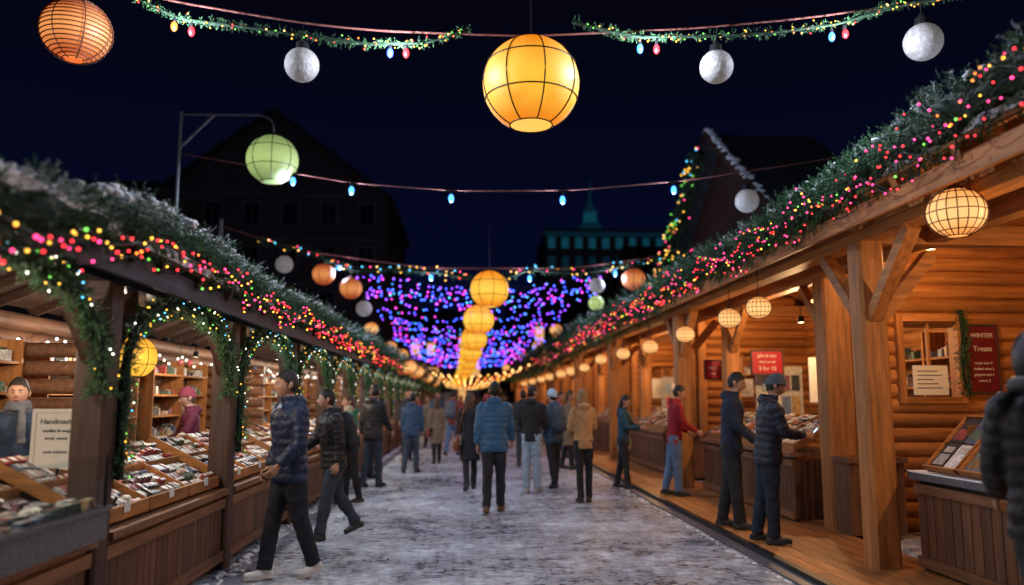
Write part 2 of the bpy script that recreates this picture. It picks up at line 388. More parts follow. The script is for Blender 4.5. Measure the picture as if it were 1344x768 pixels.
# ------------------------------------------------------------------ right stall
RM=6.52
def right_stall(seed,near=False):
    rnd.seed(seed);mb=MB()
    mb.post(0,0,.05,3.02,.25,wHz,.03)
    mb.box(-.10,.10,0,RM,3.02,3.20,wHy)
    mb.box(-.34,-.30,0,RM,3.08,3.24,wHy)
    for k in (0,1):
        y=k*RM;s=1 if k==0 else -1
        mb.beam((0,y+s*.1,2.3),(0,y+s*.82,3.02),.11,.12,wHy,up=(1,0,0))
    mb.beam((.1,0,2.3),(.62,0,2.9),.12,.12,wHx,up=(0,1,0))
    rx,rz=1.9,4.15;ex,ez=-.36,3.25;bx,bz=4.0,3.3
    for (xa,za,xb,zb) in ((ex,ez,rx,rz),(rx,rz,bx,bz)):
        n=15
        for i in range(n):
            a=i/n;b=(i+1)/n-.005
            mb.beam((xa+(xb-xa)*a,RM/2,za+(zb-za)*a+.09),(xa+(xb-xa)*b,RM/2,za+(zb-za)*b+.09),RM,.03,wHy)
        for j in range(8):
            y=.41+j*RM/8
            mb.beam((xa,y,za),(xb,y,zb),.09,.14,wHx)
        mb.beam((xa,RM/2,za+.17),(xb,RM/2,zb+.17),RM,.10,mSnow)
    mb.box(1.8,2.0,0,RM,3.9,4.06,wHy)
    mb.box(.1,3.3,-.07,.07,3.0,3.18,wHx)
    # corner piers
    mb.post(.66,2.15,.05,3.5,.34,wHz,.03,d=.3)
    if not near: mb.post(.66,5.9,.05,3.5,.24,wHz,.02)
    mb.post(.95,2.02,.05,3.5,.16,wHz,.02)
    mb.beam((.66,2.3,2.35),(.66,2.95,3.0),.1,.1,wHy,up=(1,0,0))
    if not near: mb.beam((.66,5.78,2.35),(.66,5.1,3.0),.1,.1,wHy,up=(1,0,0))
    mb.box(.58,.74,2.3,RM+2.0,3.02,3.2,wHy)
    # end log wall with window hole
    for k in range(23):
        z=.10+k*.172
        if z>3.3: 
            f=(z-3.3)/(4.2-3.3);x0=.6+f*1.2;x1=3.25-f*1.2
        else: x0,x1=.8,3.25
        if z>4.0: break
        segs=[(x0,x1)]
        if 1.55<z<2.5: segs=[(x0,1.43),(2.16,x1)]
        for a,b in segs: mb.cyl((a,2.15,z),(b,2.15,z),.095,.095,wHx,14)
    # window
    for a,b,c,d in ((1.38,1.46,1.5,2.56),(2.13,2.21,1.5,2.56)): mb.box(a,b,2.0,2.2,c,d,wHz)
    mb.box(1.46,2.13,2.0,2.2,1.5,1.58,wHx);mb.box(1.46,2.13,2.0,2.2,2.48,2.56,wHx)
    mb.box(1.78,1.81,2.06,2.1,1.58,2.48,wHz)
    mb.box(1.55,1.98,2.01,2.02,1.60,1.95,mPaper)
    for k in range(5): mb.box(1.6,1.6+.3-.05*(k%3),2.004,2.009,1.68+k*.05,1.688+k*.05,mInk)
    # back wall
    for k in range(20):
        mb.cyl((3.2,0,.1+k*.172),(3.2,RM,.1+k*.172),.095,.095,wHy,12)
    # counter
    y0,y1=2.62,6.42
    n=30
    for i in range(n):
        y=y0+(y1-y0)*i/n;mb.box(.30,.325,y,y+(y1-y0)/n-.01,.08,.80,wCz)
    mb.box(.326,.34,y0,y1,.05,.84,mBlk)
    for i in range(8):
        x=.32+i*.08;mb.box(x,x+.07,y1-.02,y1+.003,.08,.80,wCz);mb.box(x,x+.07,y0-.003,y0+.02,.08,.80,wCz)
    mb.box(.27,.3,y0,y1,.08,.17,wCy);mb.box(.27,.3,y0,y1,.72,.80,wCy)
    mb.box(.24,1.0,y0-.03,y1+.03,.84,.90,mStone if near else wCy)
    if near: 
        mb.box(.235,1.0,y0-.035,y1+.035,.901,.912,mSnow)
    if not near:
        tl=-math.atan(.5);z=lambda x:.99+(x-.4)*.5
        a=y0+.05
        while a<y1-.5:
            b=min(a+.72,y1-.05)
            mb.beam((.34,(a+b)/2,.93),(1.05,(a+b)/2,.93+.355),b-a,.02,wCy);mb.beam((.34,a,.95),(.34,b,.95),.03,.1,wHy)
            mb.beam((.34,a,.96),(1.05,a,1.315),.02,.08,wHx)
            goods(mb,.37,.68,a+.02,b-.02,lambda x:.95+(x-.34)*.5,0,tilt=tl);goods(mb,.70,1.03,a+.02,b-.02,lambda x:.95+(x-.34)*.5,0,tilt=tl);a=b+.02
    # short return counter
    mb.box(.52,1.15,1.62,1.98,.05,.84,wCz);mb.box(.49,1.18,1.58,2.0,.84,.90,wCy)
    # shelves at back
    for zz in (.9,1.3,1.7,2.1):
        mb.box(2.75,3.08,2.6,6.3,zz,zz+.03,wHy);shelf_goods(mb,2.8,3.04,2.65,6.2,zz+.031,.3)
    for yy in (2.6,3.8,5.0,6.3): mb.box(2.74,3.08,yy-.02,yy+.02,0,2.5,wHz)
    mb.box(1.6,2.5,5.0,5.03,1.5,2.2,mPaper);mb.box(1.1,1.9,5.98,6.02,.9,2.1,mPr[1])
    for k in range(4):
        mb.box(1.2+.17*k,1.33+.17*k,5.95,5.975,1.3,1.6,mPr[k]);mb.box(1.2+.17*k,1.33+.17*k,5.95,5.975,1.7,1.95,mPr[9-k])
    # bulbs
    for i in range(16):
        x=.5+i*.16;mb.sph((x,2.3,2.75-.05*math.sin(i)),.022,B_wrm,8,5)
    mb.cyl((1.2,4.3,3.9),(1.2,4.3,2.75),.006,.006,mBlk,5);mb.cyl((1.2,4.3,2.78),(1.2,4.3,2.68),.04,.05,mBlk,10)
    mb.cyl((1.2,.9,3.9),(1.2,.9,3.2),.006,.006,mBlk,5);mb.cyl((1.2,.9,3.24),(1.2,.9,3.14),.04,.05,mBlk,10)
    return mb.mesh('market_stall_right')
RMs=[right_stall(21,True),right_stall(22),right_stall(23)]
Y0=[.72+RM*i for i in range(10)]
for i,y in enumerate(Y0):
    mk('timber_market_stall',RMs[0] if i==0 else RMs[1+i%2],(3.77,y,0))
    if i<6:
        plight('stall_lamp',(4.97,y+4.3,2.62),125,(1,.60,.28),.05)
        plight('stall_lamp',(4.97,y+.9,3.08),72,(1,.54,.22),.05)
    else: plight('stall_lamp',(4.97,y+4.3,2.62),170,(1,.60,.28),.05)
# deck
mb=MB()
for i in range(8):
    x=3.02+i*.16
    for j in range(18):
        y=-1+j*4-(i%3)*1.2;mb.box(x,x+.152,y,y+3.99,.012,.05,wHy)
mb.obj('boardwalk')
mb=MB();mb.box(2.93,3.0,-2,70,0,.065,mBlk);mb.box(2.80,2.93,-2,70,0,.02,mStone);mb.obj('boardwalk_kerb')

# ------------------------------------------------------------------ ground: frosted setts
m=bpy.data.materials.new('frosted_cobbles');m.use_nodes=True;nt=m.node_tree;N=nt.nodes;L=nt.links;b=N['Principled BSDF']
tc=N.new('ShaderNodeTexCoord')
def noi(s,d=6,r=.6,v=None):
    n=N.new('ShaderNodeTexNoise');n.inputs['Scale'].default_value=s;n.inputs['Detail'].default_value=d;n.inputs['Roughness'].default_value=r;L.new(v or tc.outputs['Object'],n.inputs['Vector']);return n
def mth(op,a,bb):
    x=N.new('ShaderNodeMath');x.operation=op
    for i,q in enumerate((a,bb)):
        if isinstance(q,(int,float)): x.inputs[i].default_value=q
        else: L.new(q,x.inputs[i])
    return x.outputs[0]
n1=noi(.55,4);n2=noi(13,10,.78);n3=noi(50,3);n4=noi(3.2,5,.6)
vo=N.new('ShaderNodeTexVoronoi');vo.inputs['Scale'].default_value=11;vo.inputs['Randomness'].default_value=.6;L.new(tc.outputs['Object'],vo.inputs['Vector'])
sx=N.new('ShaderNodeSeparateXYZ');L.new(vo.outputs['Color'],sx.inputs[0])
mixv=mth('ADD',mth('MULTIPLY',n1.outputs[0],.30),mth('MULTIPLY',n2.outputs[0],.42))
mixv=mth('ADD',mixv,mth('MULTIPLY',n4.outputs[0],.22))
mixv=mth('ADD',mixv,mth('MULTIPLY',sx.outputs[0],.06))
mixv=mth('SUBTRACT',mixv,mth('MULTIPLY',vo.outputs['Distance'],.05))
rp=N.new('ShaderNodeValToRGB');e=rp.color_ramp.elements
e[0].position=.39;e[0].color=(.075,.08,.095,1);e[1].position=.56;e[1].color=(.68,.73,.82,1)
x=e.new(.475);x.color=(.31,.335,.39,1)
L.new(mixv,rp.inputs[0]);L.new(rp.outputs[0],b.inputs['Base Color'])
rr=N.new('ShaderNodeMapRange');rr.inputs[1].default_value=.40;rr.inputs[2].default_value=.55;rr.inputs[3].default_value=.20;rr.inputs[4].default_value=.55;L.new(mixv,rr.inputs[0]);L.new(rr.outputs[0],b.inputs['Roughness'])
hh=mth('ADD',mth('MULTIPLY',n2.outputs[0],.9),mth('MULTIPLY',n3.outputs[0],.25));hh=mth('SUBTRACT',hh,mth('MULTIPLY',vo.outputs['Distance'],.7))
bp=N.new('ShaderNodeBump');bp.inputs['Strength'].default_value=.9;bp.inputs['Distance'].default_value=.03;L.new(hh,bp.inputs['Height']);L.new(bp.outputs[0],b.inputs['Normal'])
mGround=m
mb=MB();mb.add([(-300,-60,0),(300,-60,0),(300,500,0),(-300,500,0)],[(0,1,2,3)],mGround);mb.obj('ground')
P=[];rr_=[]
for _ in range(1100):
    y=rs.uniform(3,40);P.append((-2.18+abs(rs.normal(0,.06)),y,.005));rr_.append(rs.uniform(.015,.05))
for _ in range(500):
    y=rs.uniform(3,40);P.append((2.78-abs(rs.normal(0,.05)),y,.0));rr_.append(rs.uniform(.012,.03))
blobs('snow_drift',P,rr_,0,[mSnow],None,squash=.4,jit=.3)

# ------------------------------------------------------------------ lanterns
def lantmat(name,c1,c2,s,z0=-.4,z1=.4):
    m=bpy.data.materials.new(name);m.use_nodes=True;nt=m.node_tree;N=nt.nodes;L=nt.links;b=N['Principled BSDF']
    tc=N.new('ShaderNodeTexCoord');sp=N.new('ShaderNodeSeparateXYZ');L.new(tc.outputs['Object'],sp.inputs[0])
    nz=N.new('ShaderNodeTexNoise');nz.inputs['Scale'].default_value=5;L.new(tc.outputs['Object'],nz.inputs['Vector'])
    ad=N.new('ShaderNodeMath');ad.operation='MULTIPLY_ADD';ad.inputs[1].default_value=(z1-z0)*.22;L.new(nz.outputs[0],ad.inputs[0]);L.new(sp.outputs['Z'],ad.inputs[2])
    mr=N.new('ShaderNodeMapRange');mr.inputs[1].default_value=z0*1.0+(z1-z0)*.11;mr.inputs[2].default_value=z1+(z1-z0)*.11;L.new(ad.outputs[0],mr.inputs[0])
    r=N.new('ShaderNodeValToRGB');r.color_ramp.interpolation='EASE';e=r.color_ramp.elements;e[0].position=0;e[0].color=(*c2,1);e[1].position=1;e[1].color=(*c2,1);k=e.new(.40);k.color=(*c1,1)
    L.new(mr.outputs[0],r.inputs[0]);b.inputs['Base Color'].default_value=(*[q*.25 for q in c1],1);b.inputs['Roughness'].default_value=.6
    L.new(r.outputs[0],b.inputs['Emission Color']);b.inputs['Emission Strength'].default_value=s
    return m
lmY=lantmat('paper_yellow',(1.0,.55,.05),(.82,.20,.004),1.05)
lmYc=lantmat('paper_yellow_core',(1.0,.74,.22),(1.0,.5,.08),1.2)
lmG=lantmat('paper_green',(.50,.64,.22),(.20,.30,.09),.85)
lmO=lantmat('paper_orange',(1.0,.36,.10),(.60,.09,.015),.9,-.26,.26)
lmC=lantmat('paper_cream',(1.0,.56,.20),(.85,.26,.05),1.2,-.2,.2)
mWick=pm('wicker',(.12,.035,.012),.6);mRib=pm('lantern_wire',(.035,.010,.005),.5)
mGlobe=pm('frosted_globe',(.22,.205,.20),.6,es=.13,ec=(.8,.72,.7),var=.4,scale=22,bump=.9,bscale=30)
def lantern_mesh(name,r,mat,style,cord):
    mb=MB();o=[]
    if style=='paper':
        mb.sph((0,0,0),(r,r,r*.98),mat,40,24,z0=-.9,z1=.97)
        k=8
        for i in range(k):
            a=math.pi*i/k*2+.2
            pts=[(r*1.006*math.sin(p)*math.cos(a),r*1.006*math.sin(p)*math.sin(a),r*.986*math.cos(p)) for p in np.linspace(.24,2.69,18)]
            mb.tube(pts,[r*.016]*18,mRib,n=5,side=(0,0,1))
        for p in (.24,.5*math.pi*.72,.5*math.pi*1.22,2.69):
            mb.torus((0,0,r*.986*math.cos(p)),r*1.006*math.sin(p),r*.016,mRib,36,5)
        mb.sph((0,0,-r*.88),(r*.43,r*.43,r*.02),lmYc if mat is lmY else mat,16,4)
        mb.cyl((0,0,r*.95),(0,0,r*1.06),r*.22,r*.12,mRib,12)
    elif style=='wicker':
        mb.sph((0,0,0),(r*.96,r*.96,r*.92),mat,28,18,z0=-.93,z1=.95)
        for p in np.linspace(.28,2.8,19): mb.torus((0,0,r*.95*math.cos(p)),r*math.sin(p),r*.020,mWick,30,5)
        for i in range(7):
            a=math.pi*2*i/7;pts=[(r*1.0*math.sin(p)*math.cos(a),r*math.sin(p)*math.sin(a),r*.95*math.cos(p)) for p in np.linspace(.2,2.9,14)]
            mb.tube(pts,[r*.02]*14,mWick,n=4,side=(0,0,1))
        mb.cyl((0,0,r*.88),(0,0,r*1.05),r*.25,r*.15,mWick,12)
    elif style=='ribbed':
        mb.sph((0,0,0),(r*.97,r*.97,r*.88),mat,28,18,z0=-.92,z1=.92)
        for i in range(18):
            a=math.pi*2*i/18;pts=[(r*math.sin(p)*math.cos(a),r*math.sin(p)*math.sin(a),r*.91*math.cos(p)) for p in np.linspace(.35,2.8,12)]
            mb.tube(pts,[r*.022]*12,mWick,n=4,side=(0,0,1))
        for p in (.4,.75,1.15,1.57,2.0,2.4,2.75): mb.torus((0,0,r*.91*math.cos(p)),r*math.sin(p),r*.02,mWick,28,4)
        mb.cyl((0,0,r*.8),(0,0,r*.98),r*.4,r*.2,mWick,12)
    elif style=='globe':
        mb.sph((0,0,0),r,mGlobe,28,18)
        mb.cyl((0,0,r*.85),(0,0,r*1.35),r*.42,r*.34,mBlk,14);mb.cyl((0,0,r*1.35),(0,0,r*1.6),r*.2,r*.12,mBlk,10)
    if cord: mb.cyl((0,0,r*1.0),(0,0,r+cord),.006,.006,mBlk,5)
    return mb.mesh(name)
def lantern(name,style,mat,r,loc,cord=.1,rz=0): return mk(name,lantern_mesh(name,r,mat,style,cord),loc,rz)
lantern('paper_lantern','paper',lmY,.40,(.52,6.3,4.14),.42)
lantern('wicker_lantern','wicker',lmO,.27,(-3.17,6.3,4.50),.42)
lantern('green_paper_lantern','paper',lmG,.42,(-3.23,13,5.48),.4)
for p,r in (((-1.36,6.3,4.26),.14),((2.09,6.3,4.33),.14),((3.91,6.3,4.60),.16),((4.76,13,4.90),.2),((-4.57,20,4.9),.22),((-2.56,20,3.8),.2),((3.32,20,4.43),.2)):
    lantern('globe_lamp','globe',None,r,p,r*.6+.12)
lantern('green_paper_lantern','paper',lmG,.2,(3.3,20,3.98),.3)
for p,r in (((-3.59,20,4.66),.29),((-2.9,20,4.31),.29),((4.28,20,4.6),.31)): lantern('wicker_lantern','wicker',lmO,r,p,.5)
for p in ((.48,16.7,3.85),(.32,21,3.63),(.24,25,3.43),(.16,29,3.25),(.08,33,3.12),(.0,37,3.02),(-.1,42,2.95),(-.25,47,2.9),(-.4,52,2.85),(-.55,58,2.8)):
    lantern('paper_lantern','paper',lmY,.41,p,1.0)
lantern('ribbed_lantern','ribbed',lmC,.205,(3.57,5.5,2.90),.2)
for y,z in ((9.5,2.66),(10.6,2.64),(12.8,2.60),(15.3,2.56),(18,2.58),(21,2.6),(24,2.5),(27,2.5),(30,2.5),(34,2.5),(38,2.5),(43,2.5),(49,2.5)):
    lantern('ribbed_lantern','ribbed',lmC,.155 if y<25 else .19,(3.57,y,z),.45)
lantern('paper_lantern','paper',lmY,.19,(-2.95,7.3,1.92),.75)
for p in ((-3.2,27,3.9),(-3.1,33,3.7),(-3.1,39,3.5),(-3.0,46,3.5),(3.4,30,4.16),(3.4,38,4.1),(3.4,46,4.0),(3.5,34,3.2),(-2.4,30,3.2),(-2.3,42,3.2),(-2.0,52,3.4),(2.6,52,3.6),(-1.7,24,2.5),(-1.7,28,2.5),(-1.7,36,2.5),(-1.7,45,2.5)): lantern('ribbed_lantern','ribbed',lmC,.25,p,.4)

# ------------------------------------------------------------------ overhead ropes
mRope=pm('rope',(.16,.05,.04),.8);mRopeG=pm('green_wire',(.02,.06,.03),.7)
def rope(name,pts,r=.010,mat=mRope,par=None):
    mb=MB();mb.tube(pts,[r]*len(pts),mat,n=6,side=(0,1,0),step=.15,smooth=3);return mb.obj(name,parent=par)
rope('festoon_rope',[(-5.6,6.3,5.6),(-2.49,6.3,4.79),(-1.35,6.3,4.62),(-.72,6.3,4.57),(.48,6.3,4.56),(1.84,6.3,4.66),(2.83,6.3,4.78),(3.86,6.3,4.95),(7.3,6.3,5.6)])
rope('festoon_rope',[(-4.7,13,5.56),(-1.94,13,5.11),(-.17,13,5.0),(1.75,13,5.04),(3.71,13,5.24),(6.13,13,5.65),(7.3,13,5.9)])
rope('festoon_rope',[(-6.18,20,5.86),(-4.08,20,5.24),(-1.02,20,4.84),(2.67,20,4.87),(5.25,20,5.24),(7.0,20,5.7)],.02)
def thin_garland(name,pts,dens,perm,cols,w,size=.35,r=.013,hw=.035):
    e=garland(name,pts,hw,hw,dens,snow=0,size=size,side0=(0,1,0),K=14)
    n=int(plen(pts)*perm);q,_=path_sample(pts,rs.rand(n)*plen(pts))
    q=q+rs.normal(0,hw*.9,(n,3));blobs('light_bulbs',q,r,rs.choice(len(cols),n,p=w),cols,e)
GC=[B_yel,B_grn,B_org,B_wrm,B_red];GW=[.42,.24,.16,.10,.08]
thin_garland('light_garland',[(-3.6,6.25,5.1),(-2.74,6.25,4.8),(-2.33,6.25,4.6),(-1.72,6.25,4.54),(-.85,6.25,4.43),(-.35,6.25,4.45),(.0,6.25,4.58)],170,30,GC,GW,.34,.0075,.022)
thin_garland('light_garland',[(.86,6.25,4.67),(1.38,6.25,4.55),(1.84,6.25,4.57),(2.49,6.25,4.61),(3.16,6.25,4.72),(3.72,6.25,4.92),(4.13,6.25,4.99),(4.9,6.25,5.15)],170,30,GC,GW,.34,.0075,.022)
thin_garland('light_garland',[(-5.2,19.9,5.5),(-4.0,19.9,5.2),(-2.8,19.9,4.75),(-1.6,19.9,4.78),(-.6,19.9,4.7),(.6,19.9,4.5),(1.6,19.9,4.8),(3,19.9,4.75),(4.4,19.9,5.0),(5.8,19.9,5.4)],60,11,[B_yel,B_cya,B_pink,B_wrm,B_red],[.3,.2,.2,.2,.1],1.0,.022,.06)
def pend(name,p,mat,r):
    mb=MB();mb.cyl((0,0,r*1.5),(0,0,r*3),r*.55,r*.5,mBlk,8);mb.sph((0,0,0),(r,r,r*1.6),mat,12,8);mb.cyl((0,0,r*3),(0,0,r*4.2),.004,.004,mBlk,4);mb.obj(name,p)
for p,c in (((-2.38,6.25,4.54),B_org),((-2.24,6.25,4.50),B_red),((-.64,6.25,4.36),B_blu2),((-.51,6.25,4.36),B_red),((1.43,6.25,4.45),B_blu),((1.57,6.25,4.45),B_red),((3.08,6.25,4.60),B_blu),((3.2,6.25,4.63),B_red)):
    pend('festoon_bulb',p,c,.026)
for p in ((-2.88,13,5.12),(-1.92,13,4.98),(-.27,13,4.87),(1.60,13,4.87),(3.5,13,5.07)):
    pend('festoon_bulb',p,B_blu,.045);plight('festoon_fill_light',(p[0],p[1],p[2]-.13),92,(.60,.75,1),.02)  # blue bulbs, each with a paler light added below to brighten the path
for p in ((-3.2,20,4.85),(-.9,20,4.6),(1.6,20,4.6),(3.8,20,4.75)):
    pend('festoon_bulb',p,B_blu,.05);plight('festoon_fill_light',(p[0],p[1],p[2]-.15),105,(.62,.68,1),.02)  # cool lights added along this rope too, for the path and crowd
for p in ((-.58,6.1,4.28),(1.5,6.1,4.36),(-2.3,6.1,4.4),(3.14,6.1,4.5)):
    plight('festoon_fill_light',p,98,(.72,.82,1),.010)  # bare cool-white lights added near the coloured bulbs to brighten path and garlands
# light curtains
for ci,(Y,x0,x1,zt,zb,rows,r,sag0) in enumerate(((23.5,-3.3,4.2,5.25,4.7,5,.029,.45),(29.5,-3.2,3.7,4.95,4.6,2,.03,.5),(35.5,-3.2,3.5,5.15,4.2,5,.038,.75),(44,-3.0,3.3,4.6,3.9,4,.045,.6))):
    P=[];mbc=MB();e=empty('light_curtain',(0,0,0))
    for k in range(rows):
        z=zt-(zt-zb)*k/max(1,rows-1);sag=sag0;y=Y+.35*(k%3);pp=[]
        for t in np.linspace(0,1,60):
            xx=x0+(x1-x0)*t;zz=z-sag*(1-(2*t-1)**2)+.14*abs(math.sin(t*9.42+k))
            pp.append((xx,y,zz))
        mbc.tube(pp,[.006]*60,mBlk,n=4,side=(0,1,0))
        t=0
        while t<1:
            j=min(58,int(t*59));q=pp[j];P.append((q[0]+rs.normal(0,.06),y+rs.normal(0,.12),q[2]-rs.rand()*.2));t+=.0195*rs.uniform(.5,1.5)
    mbc.obj('cable',parent=e);n=len(P)
    blobs('light_bulbs',P,r*rs.uniform(.75,1.2,n),rs.choice(5,n,p=[.36,.33,.18,.07,.06]),[B_blu2,B_pur,B_mag,B_blu,B_cya],e)
# warm festoons far down the street
e=empty('warm_festoon_lights');P=[];mbc=MB()
for k in range(12):
    y=34+k*4;s=1 if k%2 else -1;pp=[]
    for t in np.linspace(0,1,16):
        pp.append((-2.4+5.0*t,y+s*(t-.5)*2,2.95-.45*(1-(2*t-1)**2)));P.append(pp[-1])
    mbc.tube(pp,[.008]*16,mBlk,n=4,side=(0,1,0))
mbc.obj('cable',parent=e);blobs('light_bulbs',P,.045,rs.choice(3,len(P),p=[.6,.2,.2]),[B_wrm,B_yel,B_org],e)

# ------------------------------------------------------------------ poles
mPole=pm('pole_steel',(.16,.15,.16),.5,metal=.4,var=.2)
def pole(name,x,y,h,arm=0,r=.05):
    mb=MB();mb.cyl((0,0,0),(0,0,.5),r*1.6,r*1.5,mPole,14);mb.cyl((0,0,.5),(0,0,h),r*1.1,r*.7,mPole,14);mb.sph((0,0,h),r*.8,mPole,10,6)
    if arm:
        mb.tube([(0,0,h-.03),(arm*.9,0,h-.01),(arm,0,h-.12),(arm,0,h-.3)],[r*.45]*4,mPole,n=8,side=(0,1,0),step=.08)
        mb.beam((0,0,h-.6),(arm*.35,0,h-.03),.03,.03,mPole)
    mb.obj(name,(x,y,0))
pole('street_lamp_post',-4.75,13,6.26,1.52,.04)
pole('festoon_pole',-5.6,6.3,5.75);pole('festoon_pole',7.35,6.3,5.8)
pole('festoon_pole',7.35,13,6.0);pole('festoon_pole',-6.18,20,6.0,0,.09);pole('festoon_pole',7.1,20,5.8)

# ------------------------------------------------------------------ buildings
mPl=pm('dark_plaster',(.10,.085,.085),.9,var=.2,scale=.6);mRf=pm('slate_roof',(.04,.04,.05),.8,var=.3,scale=2);mGl=pm('window_glass',(.02,.025,.035),.15)
mWlit=pm('lit_window',(1,.62,.3),.5,es=.9,ec=(1,.5,.18),sample=False);mStn=pm('sandstone',(.20,.18,.16),.9,var=.2,scale=.5)
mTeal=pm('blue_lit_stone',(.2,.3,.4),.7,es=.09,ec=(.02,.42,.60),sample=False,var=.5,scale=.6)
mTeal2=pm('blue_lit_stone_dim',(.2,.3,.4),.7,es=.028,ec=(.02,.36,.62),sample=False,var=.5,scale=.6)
def house(name,x0,x1,y0,y1,hw,hr,floors,nw,gable='y',lit=.1,plaster=mPl):
    mb=MB();w=x1-x0;d=y1-y0
    mb.box(0,w,0,d,0,hw,plaster)
    o=.5
    if gable=='y':
        mb.add([(0,0,hw),(w,0,hw),(w/2,0,hr),(0,d,hw),(w,d,hw),(w/2,d,hr)],[(0,1,2),(3,5,4)],plaster)
        mb.beam((-o,d/2,hw-.3),(w/2,d/2,hr+.12),d+1,.25,mRf);mb.beam((w+o,d/2,hw-.3),(w/2,d/2,hr+.12),d+1,.25,mRf)
    else:
        mb.add([(0,0,hw),(0,d,hw),(0,d/2,hr),(w,0,hw),(w,d,hw),(w,d/2,hr)],[(0,2,1),(3,4,5)],plaster)
        mb.beam((w/2,-o,hw-.3),(w/2,d/2,hr+.12),w+1,.25,mRf);mb.beam((w/2,d+o,hw-.3),(w/2,d/2,hr+.12),w+1,.25,mRf)
    fh=hw/floors
    for fl in range(floors):
        mb.box(-.06,w+.06,-.08,-.003,fl*fh+fh-.12,fl*fh+fh-.002,mStn)
        for i in range(nw):
            xc=w*(i+.5)/nw;z=fl*fh+fh*.3;ww=min(1.1,w/nw*.5);m=mWlit if rnd.random()<lit else mGl
            mb.box(xc-ww/2,xc+ww/2,-.02,-.004,z,z+fh*.5,m)
            mb.box(xc-ww/2-.12,xc-ww/2,-.07,-.003,z-.1,z+fh*.5+.12,mStn);mb.box(xc+ww/2,xc+ww/2+.12,-.07,-.003,z-.1,z+fh*.5+.12,mStn)
            mb.box(xc-ww/2,xc+ww/2,-.09,-.003,z-.1,z,mStn);mb.box(xc-ww/2,xc+ww/2,-.07,-.003,z+fh*.5,z+fh*.5+.12,mStn)
            mb.box(xc-.03,xc+.03,-.04,-.021,z,z+fh*.5,mStn)
    mb.box(w*.25,w*.25+.8,d*.4,d*.4+.8,hw,hr+1.0,mStn)
    return mb.obj(name,(x0,y0,0))
rnd.seed(5)
house('townhouse',-23.5,-6.2,60,80,17,23.5,5,6,'y',0)
house('townhouse',-48,-25,50,80,13,19,4,7,'x',0)
house('townhouse',-9,-1.5,98,112,9,13,3,4,'x',.45)
house('townhouse',-1.3,5.5,100,114,10,13.5,3,4,'y',.5)
house('townhouse',5.8,16,96,112,11,15,3,5,'x',.3)
house('townhouse',16.5,34,70,90,13,17,4,7,'x',0)
house('townhouse',12,30,34,50,8,12,2,6,'x',0)
mb=MB();mb.box(-8,11,0,16,0,27.2,mStn)
mb.box(-8.3,11.3,-.5,-.01,27.2,27.6,mStn)
for fl,zz in enumerate((24.6,21.6)):
    for i in range(9):
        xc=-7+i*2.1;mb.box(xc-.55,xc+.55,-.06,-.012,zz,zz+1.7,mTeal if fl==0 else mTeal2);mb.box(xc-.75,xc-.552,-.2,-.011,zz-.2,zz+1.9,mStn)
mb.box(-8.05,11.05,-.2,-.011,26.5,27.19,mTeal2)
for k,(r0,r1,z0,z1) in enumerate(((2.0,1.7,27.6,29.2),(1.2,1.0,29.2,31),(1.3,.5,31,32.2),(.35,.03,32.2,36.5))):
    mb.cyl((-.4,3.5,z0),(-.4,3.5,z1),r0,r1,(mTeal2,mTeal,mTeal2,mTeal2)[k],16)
mb.obj('domed_city_hall',(20,120,0))
# steep chalet behind the right row
mb=MB();ya,yb,yc=-5.3,5.4,0;zE,zA=5.9,9.45;dp=2.4
mb.box(0,dp,ya+.5,yb-.5,0,zE,wDz)
mb.add([(0,ya+.3,zE-.0),(0,yb-.3,zE),(0,yc,zA-.2),(dp,ya+.3,zE),(dp,yb-.3,zE),(dp,yc,zA-.2)],[(0,2,1),(3,4,5)],wDz)
for a,b_ in ((ya-.1,0),(yb+.1,0)):
    mb.beam((dp/2,a,zE-.2),(dp/2,yc,zA),dp+.8,.16,mRf)
mb.beam((-.52,ya-.2,zE-.3),(-.52,yc+.05,zA+.10),.05,.22,wDy);mb.beam((-.52,yb+.2,zE-.3),(-.52,yc-.05,zA+.10),.05,.22,wDy)
for sgn,a in ((1,ya),(1,yb)):
    for i in range(60):
        t=rnd.random();q=Vector((-.45+rnd.uniform(-.05,.1),a+(yc-a)*t,zE-.1+(zA+.25-zE+.1)*t));mb.sph(q,(rnd.uniform(.05,.12),)*2+(.05,),mSnow,7,5)
mb.box(-.06,-.003,-1,1,3.6,5.2,wDx);mb.box(-.08,-.061,-.85,.85,3.75,5.05,mGl)
mb.obj('timber_chalet',(7.7,23,0))
cp=[(7.05,23.2,9.0),(7.05,24.6,8.1),(7.05,26.2,7.1),(7.05,27.9,6.0),(7.05,28.2,5.2)]
e=garland('chalet_garland',cp,.18,.18,130,snow=.1,size=1.7,side0=(1,0,0))
n=110;q,_=path_sample(cp,rs.rand(n)*plen(cp));q=q+rs.normal(0,.13,(n,3));q[:,0]-=.15
blobs('light_bulbs',q,.028,rs.choice(5,n,p=[.40,.30,.10,.15,.05]),[B_yel,B_grn,B_pink,B_wrm,B_cya],e)

